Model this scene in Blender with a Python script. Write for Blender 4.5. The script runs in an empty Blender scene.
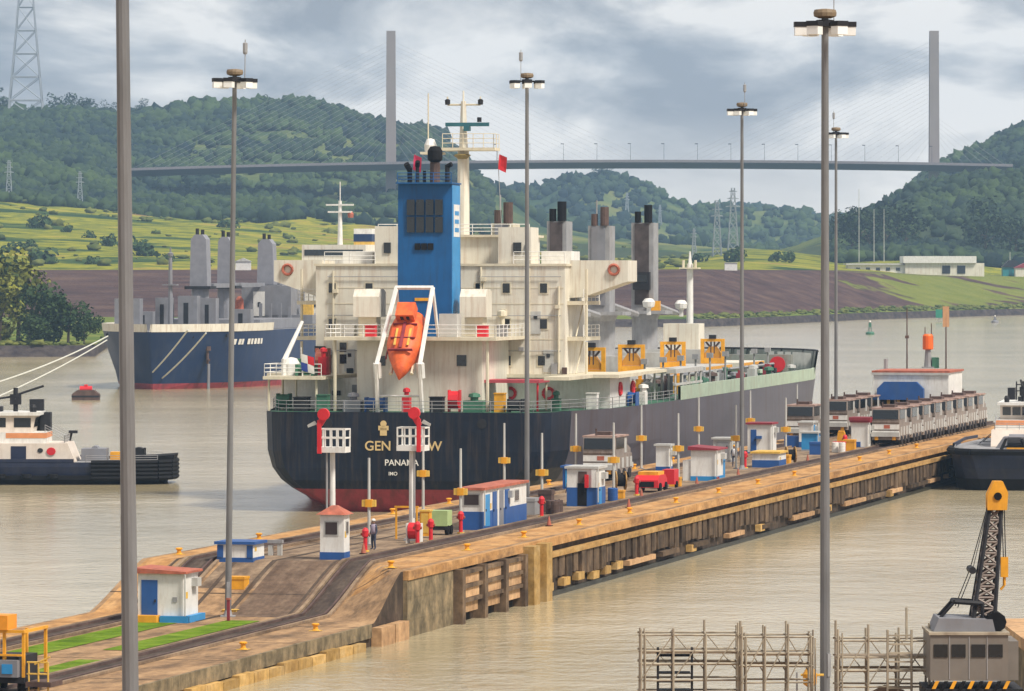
import bpy, math, random
import numpy as np
from mathutils import Vector, noise as mnoise
C = bpy.context.scene
R = math.radians
random.seed(7); rng = np.random.default_rng(7)

# ------------------------------------------------------------------ camera, world, sun, exposure
F, CX, HY, CH = 5000.0, 512.0, 260.0, 20.6          # focal length in pixels, principal column, horizon row, eye height above the water
cam_d = bpy.data.cameras.new('camera'); cam = bpy.data.objects.new('camera', cam_d); C.collection.objects.link(cam)
cam.location = (0, 0, CH); cam.rotation_euler = (R(90), 0, 0)
cam_d.sensor_width = 36; cam_d.lens = F / 1024 * 36
cam_d.shift_y = -(345.5 - HY) / 1024
cam_d.clip_start = 1; cam_d.clip_end = 30000
C.camera = cam
C.render.resolution_x, C.render.resolution_y = 1024, 691
C.view_settings.view_transform = 'Standard'; C.view_settings.look = 'None'
C.view_settings.exposure = 0.72; C.view_settings.gamma = 1
C.cycles.use_denoising = True
C.cycles.max_bounces = 6; C.cycles.volume_bounces = 1; C.cycles.diffuse_bounces = 3

SUN_EL, SUN_AZ = 52, 128                            # azimuth clockwise from +Y: behind the camera, to the right
w = bpy.data.worlds.new('World'); C.world = w; w.use_nodes = True
nt = w.node_tree; nt.nodes.clear()
def N(t, typ, **kw):
    n = t.nodes.new(typ)
    for k, v in kw.items():
        if k.startswith('i_'):
            n.inputs[int(k[2:]) if k[2:].isdigit() else k[2:]].default_value = v
        else: setattr(n, k, v)
    return n
out = N(nt, 'ShaderNodeOutputWorld')
sky = N(nt, 'ShaderNodeTexSky', sky_type='NISHITA', sun_disc=False)
sky.sun_elevation = R(SUN_EL); sky.sun_rotation = R(SUN_AZ)
bg1 = N(nt, 'ShaderNodeBackground'); bg1.inputs[1].default_value = 0.1
nt.links.new(sky.outputs[0], bg1.inputs[0])
tc = N(nt, 'ShaderNodeTexCoord')
mp = N(nt, 'ShaderNodeMapping'); mp.inputs['Scale'].default_value = (20, 2, 52); mp.inputs['Location'].default_value = (3.7, 0, 1.9)
nt.links.new(tc.outputs['Generated'], mp.inputs[0])
nz = N(nt, 'ShaderNodeTexNoise'); nz.inputs['Scale'].default_value = 1.0; nz.inputs['Detail'].default_value = 7; nz.inputs['Roughness'].default_value = .56; nz.inputs['Distortion'].default_value = .35
nt.links.new(mp.outputs[0], nz.inputs['Vector'])
cr = N(nt, 'ShaderNodeValToRGB')
e = cr.color_ramp.elements
e[0].position = .38; e[0].color = (.36, .36, .395, 1)
e[1].position = .60; e[1].color = (1.12, 1.06, 1.0, 1)
m_ = e.new(.49); m_.color = (.62, .61, .62, 1)
nt.links.new(nz.outputs[0], cr.inputs[0])
sx = N(nt, 'ShaderNodeSeparateXYZ'); nt.links.new(tc.outputs['Generated'], sx.inputs[0])
mr = N(nt, 'ShaderNodeMapRange'); mr.inputs['From Min'].default_value = .006; mr.inputs['From Max'].default_value = .030
mr.inputs['To Min'].default_value = .85; mr.inputs['To Max'].default_value = 0
nt.links.new(sx.outputs['Z'], mr.inputs['Value'])
mx = N(nt, 'ShaderNodeMixRGB'); mx.inputs[2].default_value = (1.22, 1.14, 1.04, 1)
nt.links.new(mr.outputs[0], mx.inputs[0]); nt.links.new(cr.outputs[0], mx.inputs[1])
bg2 = N(nt, 'ShaderNodeBackground'); bg2.inputs[1].default_value = .56
nt.links.new(mx.outputs[0], bg2.inputs[0])
mixs = N(nt, 'ShaderNodeMixShader'); mixs.inputs[0].default_value = .95
nt.links.new(bg1.outputs[0], mixs.inputs[1]); nt.links.new(bg2.outputs[0], mixs.inputs[2])
nt.links.new(mixs.outputs[0], out.inputs[0])

sd = bpy.data.lights.new('sun', 'SUN'); sd.energy = 3.0; sd.angle = R(11); sd.color = (1, .93, .82)
so = bpy.data.objects.new('sun', sd); C.collection.objects.link(so)
sv = Vector((math.sin(R(SUN_AZ)) * math.cos(R(SUN_EL)), math.cos(R(SUN_AZ)) * math.cos(R(SUN_EL)), math.sin(R(SUN_EL))))
so.rotation_euler = sv.to_track_quat('Z', 'Y').to_euler(); so.location = (60, -60, 200)

# ------------------------------------------------------------------ helpers
def link(o): C.collection.objects.link(o)
class MB:
    """collects boxes, bars, tubes and prisms and links them as one mesh object"""
    def __init__(s): s.v = []; s.f = []
    def add(s, vs, fs):
        n = len(s.v); s.v += [tuple(p) for p in vs]; s.f += [[i + n for i in f] for f in fs]; return s
    def box(s, x0, x1, y0, y1, z0, z1):
        return s.add([(x0,y0,z0),(x1,y0,z0),(x1,y1,z0),(x0,y1,z0),(x0,y0,z1),(x1,y0,z1),(x1,y1,z1),(x0,y1,z1)],
                     [(0,3,2,1),(4,5,6,7),(0,1,5,4),(1,2,6,5),(2,3,7,6),(3,0,4,7)])
    def cbox(s, cx, cy, z0, sx, sy, sz): return s.box(cx-sx/2, cx+sx/2, cy-sy/2, cy+sy/2, z0, z0+sz)
    def tube(s, p0, p1, r0, r1=None, n=8):
        r1 = r0 if r1 is None else r1
        p0 = Vector(p0); p1 = Vector(p1); d = (p1-p0).normalized()
        a = d.cross(Vector((0,0,1)) if abs(d.z) < .95 else Vector((1,0,0))).normalized(); b = d.cross(a)
        vs = []
        for p, r in ((p0, r0), (p1, r1)):
            for k in range(n):
                t = 2*math.pi*k/n; vs.append(p + a*math.cos(t)*r + b*math.sin(t)*r)
        fs = [(k, k+n, (k+1)%n+n, (k+1)%n) for k in range(n)] + [tuple(range(n)), tuple(range(2*n-1, n-1, -1))]
        return s.add(vs, fs)
    def lathe(s, prof, c=(0,0,0), n=16):
        vs = []; fs = []
        for r, z in prof:
            for k in range(n):
                t = 2*math.pi*k/n; vs.append((c[0]+r*math.cos(t), c[1]+r*math.sin(t), c[2]+z))
        for i in range(len(prof)-1):
            for k in range(n):
                fs.append((i*n+k, i*n+(k+1)%n, (i+1)*n+(k+1)%n, (i+1)*n+k))
        fs += [tuple(range(n-1, -1, -1)), tuple(range((len(prof)-1)*n, len(prof)*n))]
        return s.add(vs, fs)
    def prism(s, poly, axis, a0, a1):
        """poly of 2-D points extruded along axis ('x': poly is (y,z); 'y': (x,z); 'z': (x,y))"""
        def P(u, v, a): return {'x': (a,u,v), 'y': (u,a,v), 'z': (u,v,a)}[axis]
        n = len(poly); vs = [P(u,v,a0) for u,v in poly] + [P(u,v,a1) for u,v in poly]
        return s.add(vs, [(i, (i+1)%n, (i+1)%n+n, i+n) for i in range(n)] + [tuple(range(n-1,-1,-1)), tuple(range(n, 2*n))])
    def build(s, name, mat, parent=None, smooth=False):
        me = bpy.data.meshes.new(name); me.from_pydata(s.v, [], s.f); me.update()
        import bmesh
        bm = bmesh.new(); bm.from_mesh(me); bmesh.ops.recalc_face_normals(bm, faces=bm.faces[:]); bm.to_mesh(me); bm.free()
        if mat: me.materials.append(mat)
        if smooth:
            for p in me.polygons: p.use_smooth = True
        o = bpy.data.objects.new(name, me); link(o)
        if parent: o.parent = parent
        return o
def tag(o, label=None, cat=None, group=None, kind=None):
    if label: o['label'] = label
    if cat: o['category'] = cat
    if group: o['group'] = group
    if kind: o['kind'] = kind
    return o
def thing(name, label, cat, loc=(0,0,0), rz=0, group=None):
    o = bpy.data.objects.new(name, None); link(o); o.location = loc; o.rotation_euler = (0,0,rz); o.empty_display_size = .2
    return tag(o, label, cat, group)
KIDS = None
def copy_tree(o, parent=None):
    c = o.copy(); link(c)
    if parent: c.parent = parent
    for ch in list(o.children): copy_tree(ch, c)
    return c
def grid_mesh(name, P, mat, parent=None, smooth=True):
    """P: (rows, cols, 3) array"""
    r, c = P.shape[:2]
    idx = np.arange(r*c).reshape(r, c)
    q = np.stack([idx[:-1,:-1], idx[:-1,1:], idx[1:,1:], idx[1:,:-1]], -1).reshape(-1, 4)
    return np_mesh(name, P.reshape(-1,3), q, mat, parent, smooth)
def np_mesh(name, V, Fc, mat, parent=None, smooth=False):
    me = bpy.data.meshes.new(name); k = Fc.shape[1]
    me.vertices.add(len(V)); me.vertices.foreach_set('co', np.asarray(V, np.float32).ravel())
    me.loops.add(Fc.size); me.loops.foreach_set('vertex_index', Fc.astype(np.int32).ravel())
    me.polygons.add(len(Fc)); me.polygons.foreach_set('loop_start', np.arange(0, Fc.size, k, dtype=np.int32))
    me.polygons.foreach_set('loop_total', np.full(len(Fc), k, np.int32))
    if smooth: me.polygons.foreach_set('use_smooth', np.ones(len(Fc), bool))
    me.update(calc_edges=True); me.validate()
    if mat: me.materials.append(mat)
    o = bpy.data.objects.new(name, me); link(o)
    if parent: o.parent = parent
    return o
def wx(x, D): return (x-CX)/F*D
def wz(y, D): return CH + (HY-y)/F*D
def text_mesh(name, s, size, mat, parent, M4, depth=.03):
    cu = bpy.data.curves.new(name, 'FONT'); cu.body = s; cu.size = size; cu.align_x = 'CENTER'; cu.align_y = 'CENTER'; cu.extrude = depth; cu.offset = size*.012
    t = bpy.data.objects.new('tmp', cu); link(t); bpy.context.view_layer.update()
    me = bpy.data.meshes.new_from_object(t.evaluated_get(bpy.context.evaluated_depsgraph_get()))
    bpy.data.objects.remove(t); me.materials.clear(); me.materials.append(mat); me.name = name
    o = bpy.data.objects.new(name, me); link(o); o.parent = parent; o.matrix_local = M4
    return o

# ------------------------------------------------------------------ materials
MATS = {}
def mat(name, col, rough=.6, metal=0, var=.12, scale=1.0, stretch=(1,1,1), dirt=None, dirt_amt=.4, dirt_scale=(.4,.4,.08), bump=0, bump_scale=8, spec=.4):
    """procedural surface: base colour with noise variation, optional second colour in stained patches"""
    if name in MATS: return MATS[name]
    m = bpy.data.materials.new(name); m.use_nodes = True; t = m.node_tree
    b = t.nodes['Principled BSDF']; b.inputs['Roughness'].default_value = rough; b.inputs['Metallic'].default_value = metal
    b.inputs['Specular IOR Level'].default_value = spec
    tcn = N(t, 'ShaderNodeTexCoord'); mpn = N(t, 'ShaderNodeMapping'); mpn.inputs['Scale'].default_value = stretch
    t.links.new(tcn.outputs['Object'], mpn.inputs[0])
    n1 = N(t, 'ShaderNodeTexNoise'); n1.inputs['Scale'].default_value = scale; n1.inputs['Detail'].default_value = 5; n1.inputs['Roughness'].default_value = .6
    t.links.new(mpn.outputs[0], n1.inputs['Vector'])
    r1 = N(t, 'ShaderNodeMapRange'); r1.inputs['From Min'].default_value = .3; r1.inputs['From Max'].default_value = .7
    r1.inputs['To Min'].default_value = 1-var*1.6; r1.inputs['To Max'].default_value = 1+var
    t.links.new(n1.outputs[0], r1.inputs['Value'])
    mul = N(t, 'ShaderNodeVectorMath', operation='SCALE'); mul.inputs[0].default_value = col
    t.links.new(r1.outputs[0], mul.inputs['Scale']); last = mul.outputs[0]
    if dirt:
        mp2 = N(t, 'ShaderNodeMapping'); mp2.inputs['Scale'].default_value = dirt_scale; mp2.inputs['Location'].default_value = (5.3, 1.7, 2.2)
        t.links.new(tcn.outputs['Object'], mp2.inputs[0])
        n2 = N(t, 'ShaderNodeTexNoise'); n2.inputs['Scale'].default_value = 3; n2.inputs['Detail'].default_value = 6; n2.inputs['Roughness'].default_value = .65
        t.links.new(mp2.outputs[0], n2.inputs['Vector'])
        r2 = N(t, 'ShaderNodeMapRange'); r2.inputs['From Min'].default_value = .48; r2.inputs['From Max'].default_value = .68; r2.inputs['To Max'].default_value = dirt_amt
        t.links.new(n2.outputs[0], r2.inputs['Value'])
        mixc = N(t, 'ShaderNodeMixRGB'); mixc.inputs[2].default_value = (*dirt, 1)
        t.links.new(r2.outputs[0], mixc.inputs[0]); t.links.new(last, mixc.inputs[1]); last = mixc.outputs[0]
    t.links.new(last, b.inputs['Base Color'])
    if bump:
        n3 = N(t, 'ShaderNodeTexNoise'); n3.inputs['Scale'].default_value = bump_scale; n3.inputs['Detail'].default_value = 4
        t.links.new(mpn.outputs[0], n3.inputs['Vector'])
        bp = N(t, 'ShaderNodeBump'); bp.inputs['Strength'].default_value = bump; bp.inputs['Distance'].default_value = .1
        t.links.new(n3.outputs[0], bp.inputs['Height']); t.links.new(bp.outputs[0], b.inputs['Normal'])
    MATS[name] = m; return m
def foliage(name, c0, c1, nscale=.25, cmul=.55):
    if name in MATS: return MATS[name]
    m = bpy.data.materials.new(name); m.use_nodes = True; t = m.node_tree
    b = t.nodes['Principled BSDF']; b.inputs['Roughness'].default_value = .75; b.inputs['Specular IOR Level'].default_value = .15
    g = N(t, 'ShaderNodeNewGeometry'); tcn = N(t, 'ShaderNodeTexCoord')
    n1 = N(t, 'ShaderNodeTexNoise'); n1.inputs['Scale'].default_value = nscale; n1.inputs['Detail'].default_value = 4
    t.links.new(tcn.outputs['Object'], n1.inputs['Vector'])
    ad = N(t, 'ShaderNodeMath', operation='ADD'); sb = N(t, 'ShaderNodeMath', operation='MULTIPLY'); sb.inputs[1].default_value = cmul
    t.links.new(g.outputs['Random Per Island'], sb.inputs[0]); t.links.new(sb.outputs[0], ad.inputs[0])
    n1m = N(t, 'ShaderNodeMapRange'); n1m.inputs['From Min'].default_value = .42; n1m.inputs['From Max'].default_value = .60; n1m.inputs['To Max'].default_value = .5
    t.links.new(n1.outputs[0], n1m.inputs['Value']); t.links.new(n1m.outputs[0], ad.inputs[1])
    cr_ = N(t, 'ShaderNodeMixRGB'); cr_.inputs[1].default_value = (*c0, 1); cr_.inputs[2].default_value = (*c1, 1)
    t.links.new(ad.outputs[0], cr_.inputs[0]); t.links.new(cr_.outputs[0], b.inputs['Base Color'])
    MATS[name] = m; return m

WHITE = mat('white_paint', (.74,.73,.70), .5, var=.08, dirt=(.40,.33,.26), dirt_amt=.32, dirt_scale=(1.2,1.2,.25))
CREAM = mat('cream_paint', (.70,.665,.57), .5, var=.07, scale=.5, dirt=(.36,.22,.12), dirt_amt=.42, dirt_scale=(.9,.9,.07))
CREAM2 = mat('cream_deck_paint', (.66,.60,.46), .6, var=.06, dirt=(.40,.28,.18), dirt_amt=.35)
NAVY = mat('navy_hull_paint', (.009,.015,.029), .5, var=.25, scale=.4, dirt=(.055,.042,.038), dirt_amt=.55, dirt_scale=(.9,.9,.05), spec=.22)
GREYHULL = mat('lit_grey_hull_paint', (.098,.090,.108), .5, var=.12, scale=.3, stretch=(.2,1,1), dirt=(.075,.05,.045), dirt_amt=.6, dirt_scale=(.35,.5,.04), spec=.25)  # light on the ship's side is put into this paler grey
BOOT = mat('red_boot_paint', (.30,.04,.055), .55, var=.15, dirt=(.08,.03,.03), dirt_amt=.6)
BLUE = mat('blue_funnel_paint', (.002,.088,.27), .55, var=.10, scale=.6, dirt=(.01,.05,.13), dirt_amt=.5, dirt_scale=(1,1,.1))
LBLUE = mat('light_blue_paint', (.03,.25,.55), .45, var=.08)
BLUE2 = mat('booth_blue_paint', (.02,.09,.30), .5, var=.08, dirt=(.05,.10,.20), dirt_amt=.4)
ORANGE = mat('lifeboat_orange', (.78,.14,.03), .55, var=.18, scale=1.2, dirt=(.45,.06,.02), dirt_amt=.7)
YELLOW = mat('machine_yellow', (.78,.36,.02), .5, var=.12, scale=2, dirt=(.40,.16,.03), dirt_amt=.45)
YELLOW2 = mat('pale_yellow_paint', (.72,.45,.08), .6, var=.15, scale=2, dirt=(.35,.22,.08), dirt_amt=.5)
RED = mat('red_paint', (.62,.02,.03), .5, var=.08)
DKRED = mat('dark_red_roof', (.26,.03,.045), .6, var=.15)
REDOR = mat('orange_red_roof', (.44,.125,.075), .7, var=.25, scale=2, dirt=(.25,.10,.07), dirt_amt=.5)
GREEN = mat('deck_green_paint', (.05,.16,.10), .6, var=.2)
PALEGREEN = mat('pale_green_bulwark', (.38,.47,.36), .55, var=.08, dirt=(.30,.28,.20), dirt_amt=.45)
BLACK = mat('black_rubber', (.008,.008,.010), .8, var=.3, spec=.2)
DARK = mat('dark_steel', (.022,.022,.026), .6, var=.25, spec=.25)
GLASS = mat('dark_window_glass', (.012,.016,.02), .12, var=.1, spec=.6)
GREYST = mat('grey_steel', (.30,.30,.31), .5, var=.12, dirt=(.18,.15,.13), dirt_amt=.4)
GALV = mat('galvanised_steel', (.20,.20,.205), .5, .2, var=.15, scale=2, stretch=(1,1,.15), dirt=(.12,.105,.095), dirt_amt=.4)
LGREY = mat('light_grey_paint', (.48,.48,.46), .5, var=.08, dirt=(.28,.24,.20), dirt_amt=.4)
MGREY = mat('mid_grey_paint', (.215,.22,.245), .55, var=.12, scale=.5, dirt=(.17,.15,.15), dirt_amt=.4)
BROWNST = mat('rusty_steel', (.105,.066,.056), .7, var=.3, dirt=(.07,.04,.035), dirt_amt=.6)
SILVER = mat('silver_locomotive_paint', (.29,.245,.215), .5, .1, var=.18, dirt=(.14,.085,.06), dirt_amt=.6, dirt_scale=(1,1,.4))
LAMPW = mat('lamp_lens_white', (.85,.85,.83), .3, var=.03)
GOLD = mat('gold_lettering', (.62,.46,.22), .5, var=.05)
LETTERW = mat('white_lettering', (.75,.73,.68), .5, var=.05)
TANPAINT = mat('warm_primer_paint', (.52,.30,.16), .6, var=.12)
CONC = mat('bridge_concrete', (.27,.235,.23), .8, var=.06, scale=.05)
CONCD = mat('bridge_deck_steel', (.13,.115,.15), .7, var=.06, scale=.05)
PINK = mat('red_bunting', (.60,.04,.12), .7, var=.1)

# ------------------------------------------------------------------ water
def water_mat():
    m = bpy.data.materials.new('water'); m.use_nodes = True; t = m.node_tree; b = t.nodes['Principled BSDF']
    b.inputs['Roughness'].default_value = .12; b.inputs['IOR'].default_value = 1.33
    g = N(t, 'ShaderNodeNewGeometry')
    mp1 = N(t, 'ShaderNodeMapping'); mp1.inputs['Scale'].default_value = (.010, .022, 1); t.links.new(g.outputs['Position'], mp1.inputs[0])
    n1 = N(t, 'ShaderNodeTexNoise'); n1.inputs['Scale'].default_value = 1; n1.inputs['Detail'].default_value = 6; t.links.new(mp1.outputs[0], n1.inputs['Vector'])
    cr_ = N(t, 'ShaderNodeValToRGB'); cr_.color_ramp.elements[0].position = .35; cr_.color_ramp.elements[0].color = (.36,.30,.18,1)
    cr_.color_ramp.elements[1].position = .65; cr_.color_ramp.elements[1].color = (.52,.44,.29,1)
    t.links.new(n1.outputs[0], cr_.inputs[0]); t.links.new(cr_.outputs[0], b.inputs['Base Color'])
    last = None
    for sc_, st, dist in (((1.5,.85,1), .65, .11), ((.32,.20,1), .42, .30), ((.05,.06,1), .28, .9)):
        mp2 = N(t, 'ShaderNodeMapping'); mp2.inputs['Scale'].default_value = sc_; t.links.new(g.outputs['Position'], mp2.inputs[0])
        n2 = N(t, 'ShaderNodeTexNoise'); n2.inputs['Scale'].default_value = 1; n2.inputs['Detail'].default_value = 4; n2.inputs['Roughness'].default_value = .6; t.links.new(mp2.outputs[0], n2.inputs['Vector'])
        bp = N(t, 'ShaderNodeBump'); bp.inputs['Strength'].default_value = st; bp.inputs['Distance'].default_value = dist
        t.links.new(n2.outputs[0], bp.inputs['Height'])
        if last: t.links.new(last, bp.inputs['Normal'])
        last = bp.outputs[0]
    t.links.new(last, b.inputs['Normal'])
    return m
o = MB().add([(-900,-150,0),(900,-150,0),(1300,2400,0),(-1300,2400,0)], [(0,1,2,3)]).build('water', water_mat()); tag(o, kind='structure')

# ------------------------------------------------------------------ terrain: ridges and slopes by distance
KX = [-400,0,95,133,180,200,215,255,300,330,360,400,420,440,455,480,510,540,558,575,600,620,650,680,700,740,780,840,880,925,940,965,980,1024,1430]
def row(**kw):
    xs = sorted((float(k[1:].replace('m','-')), v) for k, v in kw.items())
    return np.interp(KX, [a for a,_ in xs], [b for _,b in xs])
D0 = row(_m400=1050,_0=1060,_95=1066,_133=1400,_200=1450,_540=1540,_700=1535,_780=1610,_880=1740,_1024=1870,_1430=1950)
Kz = lambda D, y: CH + (HY-y)/F*D
D2 = np.maximum(D0+22, row(_m400=1500,_200=1510,_540=1562,_700=1557,_1024=1892,_1430=1972))
D3 = row(_m400=1640,_200=1650,_540=1690,_700=1690,_840=1830,_1024=2020,_1430=2100)
z3 = Kz(D3, row(_m400=272,_700=271,_840=272,_925=276,_1024=277,_1430=277))
k5 = row(_m400=200,_0=209,_95=216,_133=219,_200=223,_300=232,_400=242,_480=250,_540=254,_610=258,_700=257,_740=250,_780=251,_840=260,_880=254,_925=250,_965=250,_1024=252,_1430=240)
k6 = row(_m400=190,_0=203,_95=211,_133=213,_200=215,_300=217,_400=226,_480=235,_540=245,_610=250,_700=256,_780=258,_840=232,_880=214,_925=193,_965=186,_1024=178,_1430=150)
k7 = row(_m400=130,_0=158,_95=172,_133=204,_200=210,_300=211,_400=203,_480=225,_540=240,_610=245,_700=252,_780=256,_840=246,_880=236,_925=212,_965=200,_1024=190,_1430=180)
k8 = row(_m400=95,_0=120,_95=117,_133=117,_180=111,_215=108,_255=105,_300=107,_330=115,_360=125,_400=132,_420=130,_440=137,_455=157,_480=186,_510=198,_540=225,_610=240,_700=248,_780=254,_840=244,_880=222,_925=182,_940=170,_980=150,_1024=131,_1430=100)
k10 = row(_m400=190,_440=200,_480=195,_510=196,_540=194,_558=184,_575=178,_600=176,_620=180,_650=189,_680=203,_700=206,_740=208,_780=213,_840=228,_880=224,_925=216,_1430=216)
k12 = row(_m400=210,_700=211,_740=208,_780=212,_810=218,_840=222,_880=213,_925=207,_1024=205,_1430=200)
one = np.ones(len(KX))
KD = [D0-6, D0, D0+4, D2, D3, D3+95, 2250*one, 2500*one, 2880*one, 3500*one, 3900*one, 4300*one, 4750*one, 5400*one, 6200*one]
KD[6] = np.maximum(KD[6], KD[5]+60)
KZ = [-3*one, -.6*one, 2.4*one, 3.4*one, z3, z3+.4, Kz(KD[6],k5), Kz(2500,k6), Kz(2880,k7), Kz(3500,k8), Kz(3500,k8)-32, Kz(4300,k10), Kz(4300,k10)-35, Kz(5400,k12), 0*one]
KD = np.array(KD); KZ = np.array(KZ)
def bumps(X, Y, amp):
    return amp*(np.sin(X*.021+1.3)*np.cos(Y*.013+.4) + .6*np.sin(X*.053+Y*.031) + .35*np.sin(X*.13-Y*.09+2))
def surf(x, D):
    """ground height along pixel column x at distance D (arrays)"""
    x = np.atleast_1d(np.asarray(x, float)); D = np.broadcast_to(np.asarray(D, float), x.shape)
    dd = np.array([np.interp(x, KX, KD[i]) for i in range(len(KD))]); zz = np.array([np.interp(x, KX, KZ[i]) for i in range(len(KD))])
    out = np.empty(x.shape)
    for j in range(len(x)): out[j] = np.interp(D[j], dd[:,j], zz[:,j])
    am = np.interp(D, [2100,2400,2900,4000,6200], [0,2,2.5,2.5,2.5])
    return out + bumps(wx(x, D), D, am)
cols = np.concatenate([np.arange(-400,-40,20.), np.arange(-40,1064,5.), np.arange(1064,1431,24.)])
def strip_rows(a, b, n, last=True):
    """rows between control curves a and b"""
    P = []
    for i in range(a, b):
        for f in np.linspace(0, 1, n, endpoint=False): P.append((i, f))
    P.append((b-1, 1.0))
    A = np.zeros((len(P), len(cols), 3))
    for r_, (i, f) in enumerate(P):
        D = np.interp(cols, KX, KD[i])*(1-f) + np.interp(cols, KX, KD[i+1])*f
        A[r_,:,0] = wx(cols, D); A[r_,:,1] = D; A[r_,:,2] = surf(cols, D)
    return A
def land_mat(name, stops, scale=(.02,.035,.02), detail=8, seed=0, patches=None, xr=None):
    m = bpy.data.materials.new(name); m.use_nodes = True; t = m.node_tree; b = t.nodes['Principled BSDF']; b.inputs['Roughness'].default_value = .95; b.inputs['Specular IOR Level'].default_value = .05
    g = N(t, 'ShaderNodeNewGeometry')
    mp1 = N(t, 'ShaderNodeMapping'); mp1.inputs['Scale'].default_value = scale; mp1.inputs['Location'].default_value = (seed, seed*.7, 0); t.links.new(g.outputs['Position'], mp1.inputs[0])
    n1 = N(t, 'ShaderNodeTexNoise'); n1.inputs['Scale'].default_value = 1; n1.inputs['Detail'].default_value = detail; n1.inputs['Roughness'].default_value = .62; t.links.new(mp1.outputs[0], n1.inputs['Vector'])
    cr_ = N(t, 'ShaderNodeValToRGB'); el = cr_.color_ramp.elements
    el[0].position, el[0].color = stops[0][0], (*stops[0][1], 1); el[1].position, el[1].color = stops[-1][0], (*stops[-1][1], 1)
    for p, c in stops[1:-1]: el.new(p).color = (*c, 1)
    t.links.new(n1.outputs[0], cr_.inputs[0]); last = cr_.outputs[0]
    if patches:
        col, lo, hi, sc2, x0, x1 = patches
        mp2 = N(t, 'ShaderNodeMapping'); mp2.inputs['Scale'].default_value = sc2; mp2.inputs['Location'].default_value = (2.1, 8.3, 1); t.links.new(g.outputs['Position'], mp2.inputs[0])
        n2 = N(t, 'ShaderNodeTexNoise'); n2.inputs['Scale'].default_value = 1; n2.inputs['Detail'].default_value = 5; t.links.new(mp2.outputs[0], n2.inputs['Vector'])
        s_ = N(t, 'ShaderNodeSeparateXYZ'); t.links.new(g.outputs['Position'], s_.inputs[0])
        mrx = N(t, 'ShaderNodeMapRange'); mrx.inputs['From Min'].default_value = x0; mrx.inputs['From Max'].default_value = x1; mrx.inputs['To Min'].default_value = -.35; mrx.inputs['To Max'].default_value = .12; t.links.new(s_.outputs['X'], mrx.inputs['Value'])
        ad = N(t, 'ShaderNodeMath', operation='ADD'); t.links.new(n2.outputs[0], ad.inputs[0]); t.links.new(mrx.outputs[0], ad.inputs[1])
        mr2 = N(t, 'ShaderNodeMapRange'); mr2.inputs['From Min'].default_value = lo; mr2.inputs['From Max'].default_value = hi; t.links.new(ad.outputs[0], mr2.inputs['Value'])
        n3 = N(t, 'ShaderNodeMixRGB'); n3.inputs[1].default_value = (*col[0],1); n3.inputs[2].default_value = (*col[1],1); t.links.new(n1.outputs[0], n3.inputs[0])
        mixc = N(t, 'ShaderNodeMixRGB'); t.links.new(mr2.outputs[0], mixc.inputs[0]); t.links.new(last, mixc.inputs[1]); t.links.new(n3.outputs[0], mixc.inputs[2]); last = mixc.outputs[0]
    bpn = N(t, 'ShaderNodeTexNoise'); bpn.inputs['Scale'].default_value = .5; bpn.inputs['Detail'].default_value = 6; t.links.new(g.outputs['Position'], bpn.inputs['Vector'])
    bp = N(t, 'ShaderNodeBump'); bp.inputs['Strength'].default_value = .8; bp.inputs['Distance'].default_value = 1.0; t.links.new(bpn.outputs[0], bp.inputs['Height']); t.links.new(bp.outputs[0], b.inputs['Normal'])
    t.links.new(last, b.inputs['Base Color'])
    return m
shore_m = land_mat('shore_rock', [(.3,(.03,.025,.03)),(.7,(.09,.075,.07))], (.3,.3,.6))
emb_m = land_mat('embankment_soil', [(.3,(.046,.027,.027)),(.5,(.078,.046,.043)),(.72,(.13,.082,.062))], (.03,.10,.35), 8, 3,
                 patches=(((.07,.11,.015),(.22,.22,.05)), .53, .59, (.010,.035,.16), 75, 150))
field_m = land_mat('field_grass', [(.33,(.018,.045,.018)),(.42,(.055,.09,.018)),(.49,(.27,.26,.022)),(.54,(.11,.14,.022)),(.60,(.30,.27,.03)),(.68,(.20,.12,.06))], (.016,.020,.09), 9, 1)
hill_m = land_mat('hill_ground', [(.32,(.022,.048,.025)),(.46,(.055,.085,.033)),(.56,(.12,.145,.045)),(.70,(.20,.19,.06))], (.009,.009,.012), 8, 5)
plain_m = land_mat('shore_grass', [(.3,(.04,.08,.02)),(.5,(.12,.16,.03)),(.7,(.22,.21,.06))], (.05,.05,.3), 6, 2)
tag(grid_mesh('shore', strip_rows(0, 2, 2), shore_m), kind='structure')
tag(grid_mesh('bank', strip_rows(2, 3, 5), plain_m), kind='structure')
tag(grid_mesh('embankment', strip_rows(3, 5, 10), emb_m), kind='structure')
tag(grid_mesh('fields', strip_rows(5, 6, 12), field_m), kind='structure')
field2_m = land_mat('slope_grass', [(.33,(.018,.045,.018)),(.42,(.055,.09,.018)),(.49,(.27,.26,.022)),(.54,(.11,.14,.022)),(.60,(.30,.27,.03)),(.68,(.20,.12,.06))], (.016,.020,.09), 9, 1,
                    patches=(((.022,.048,.026),(.075,.088,.045)), .40, .50, (.012,.02,.05), -75, -10))
tag(grid_mesh('slope', strip_rows(6, 7, 12), field2_m), kind='structure')
tag(grid_mesh('hills', strip_rows(7, 14, 12), hill_m), kind='structure')

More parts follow.
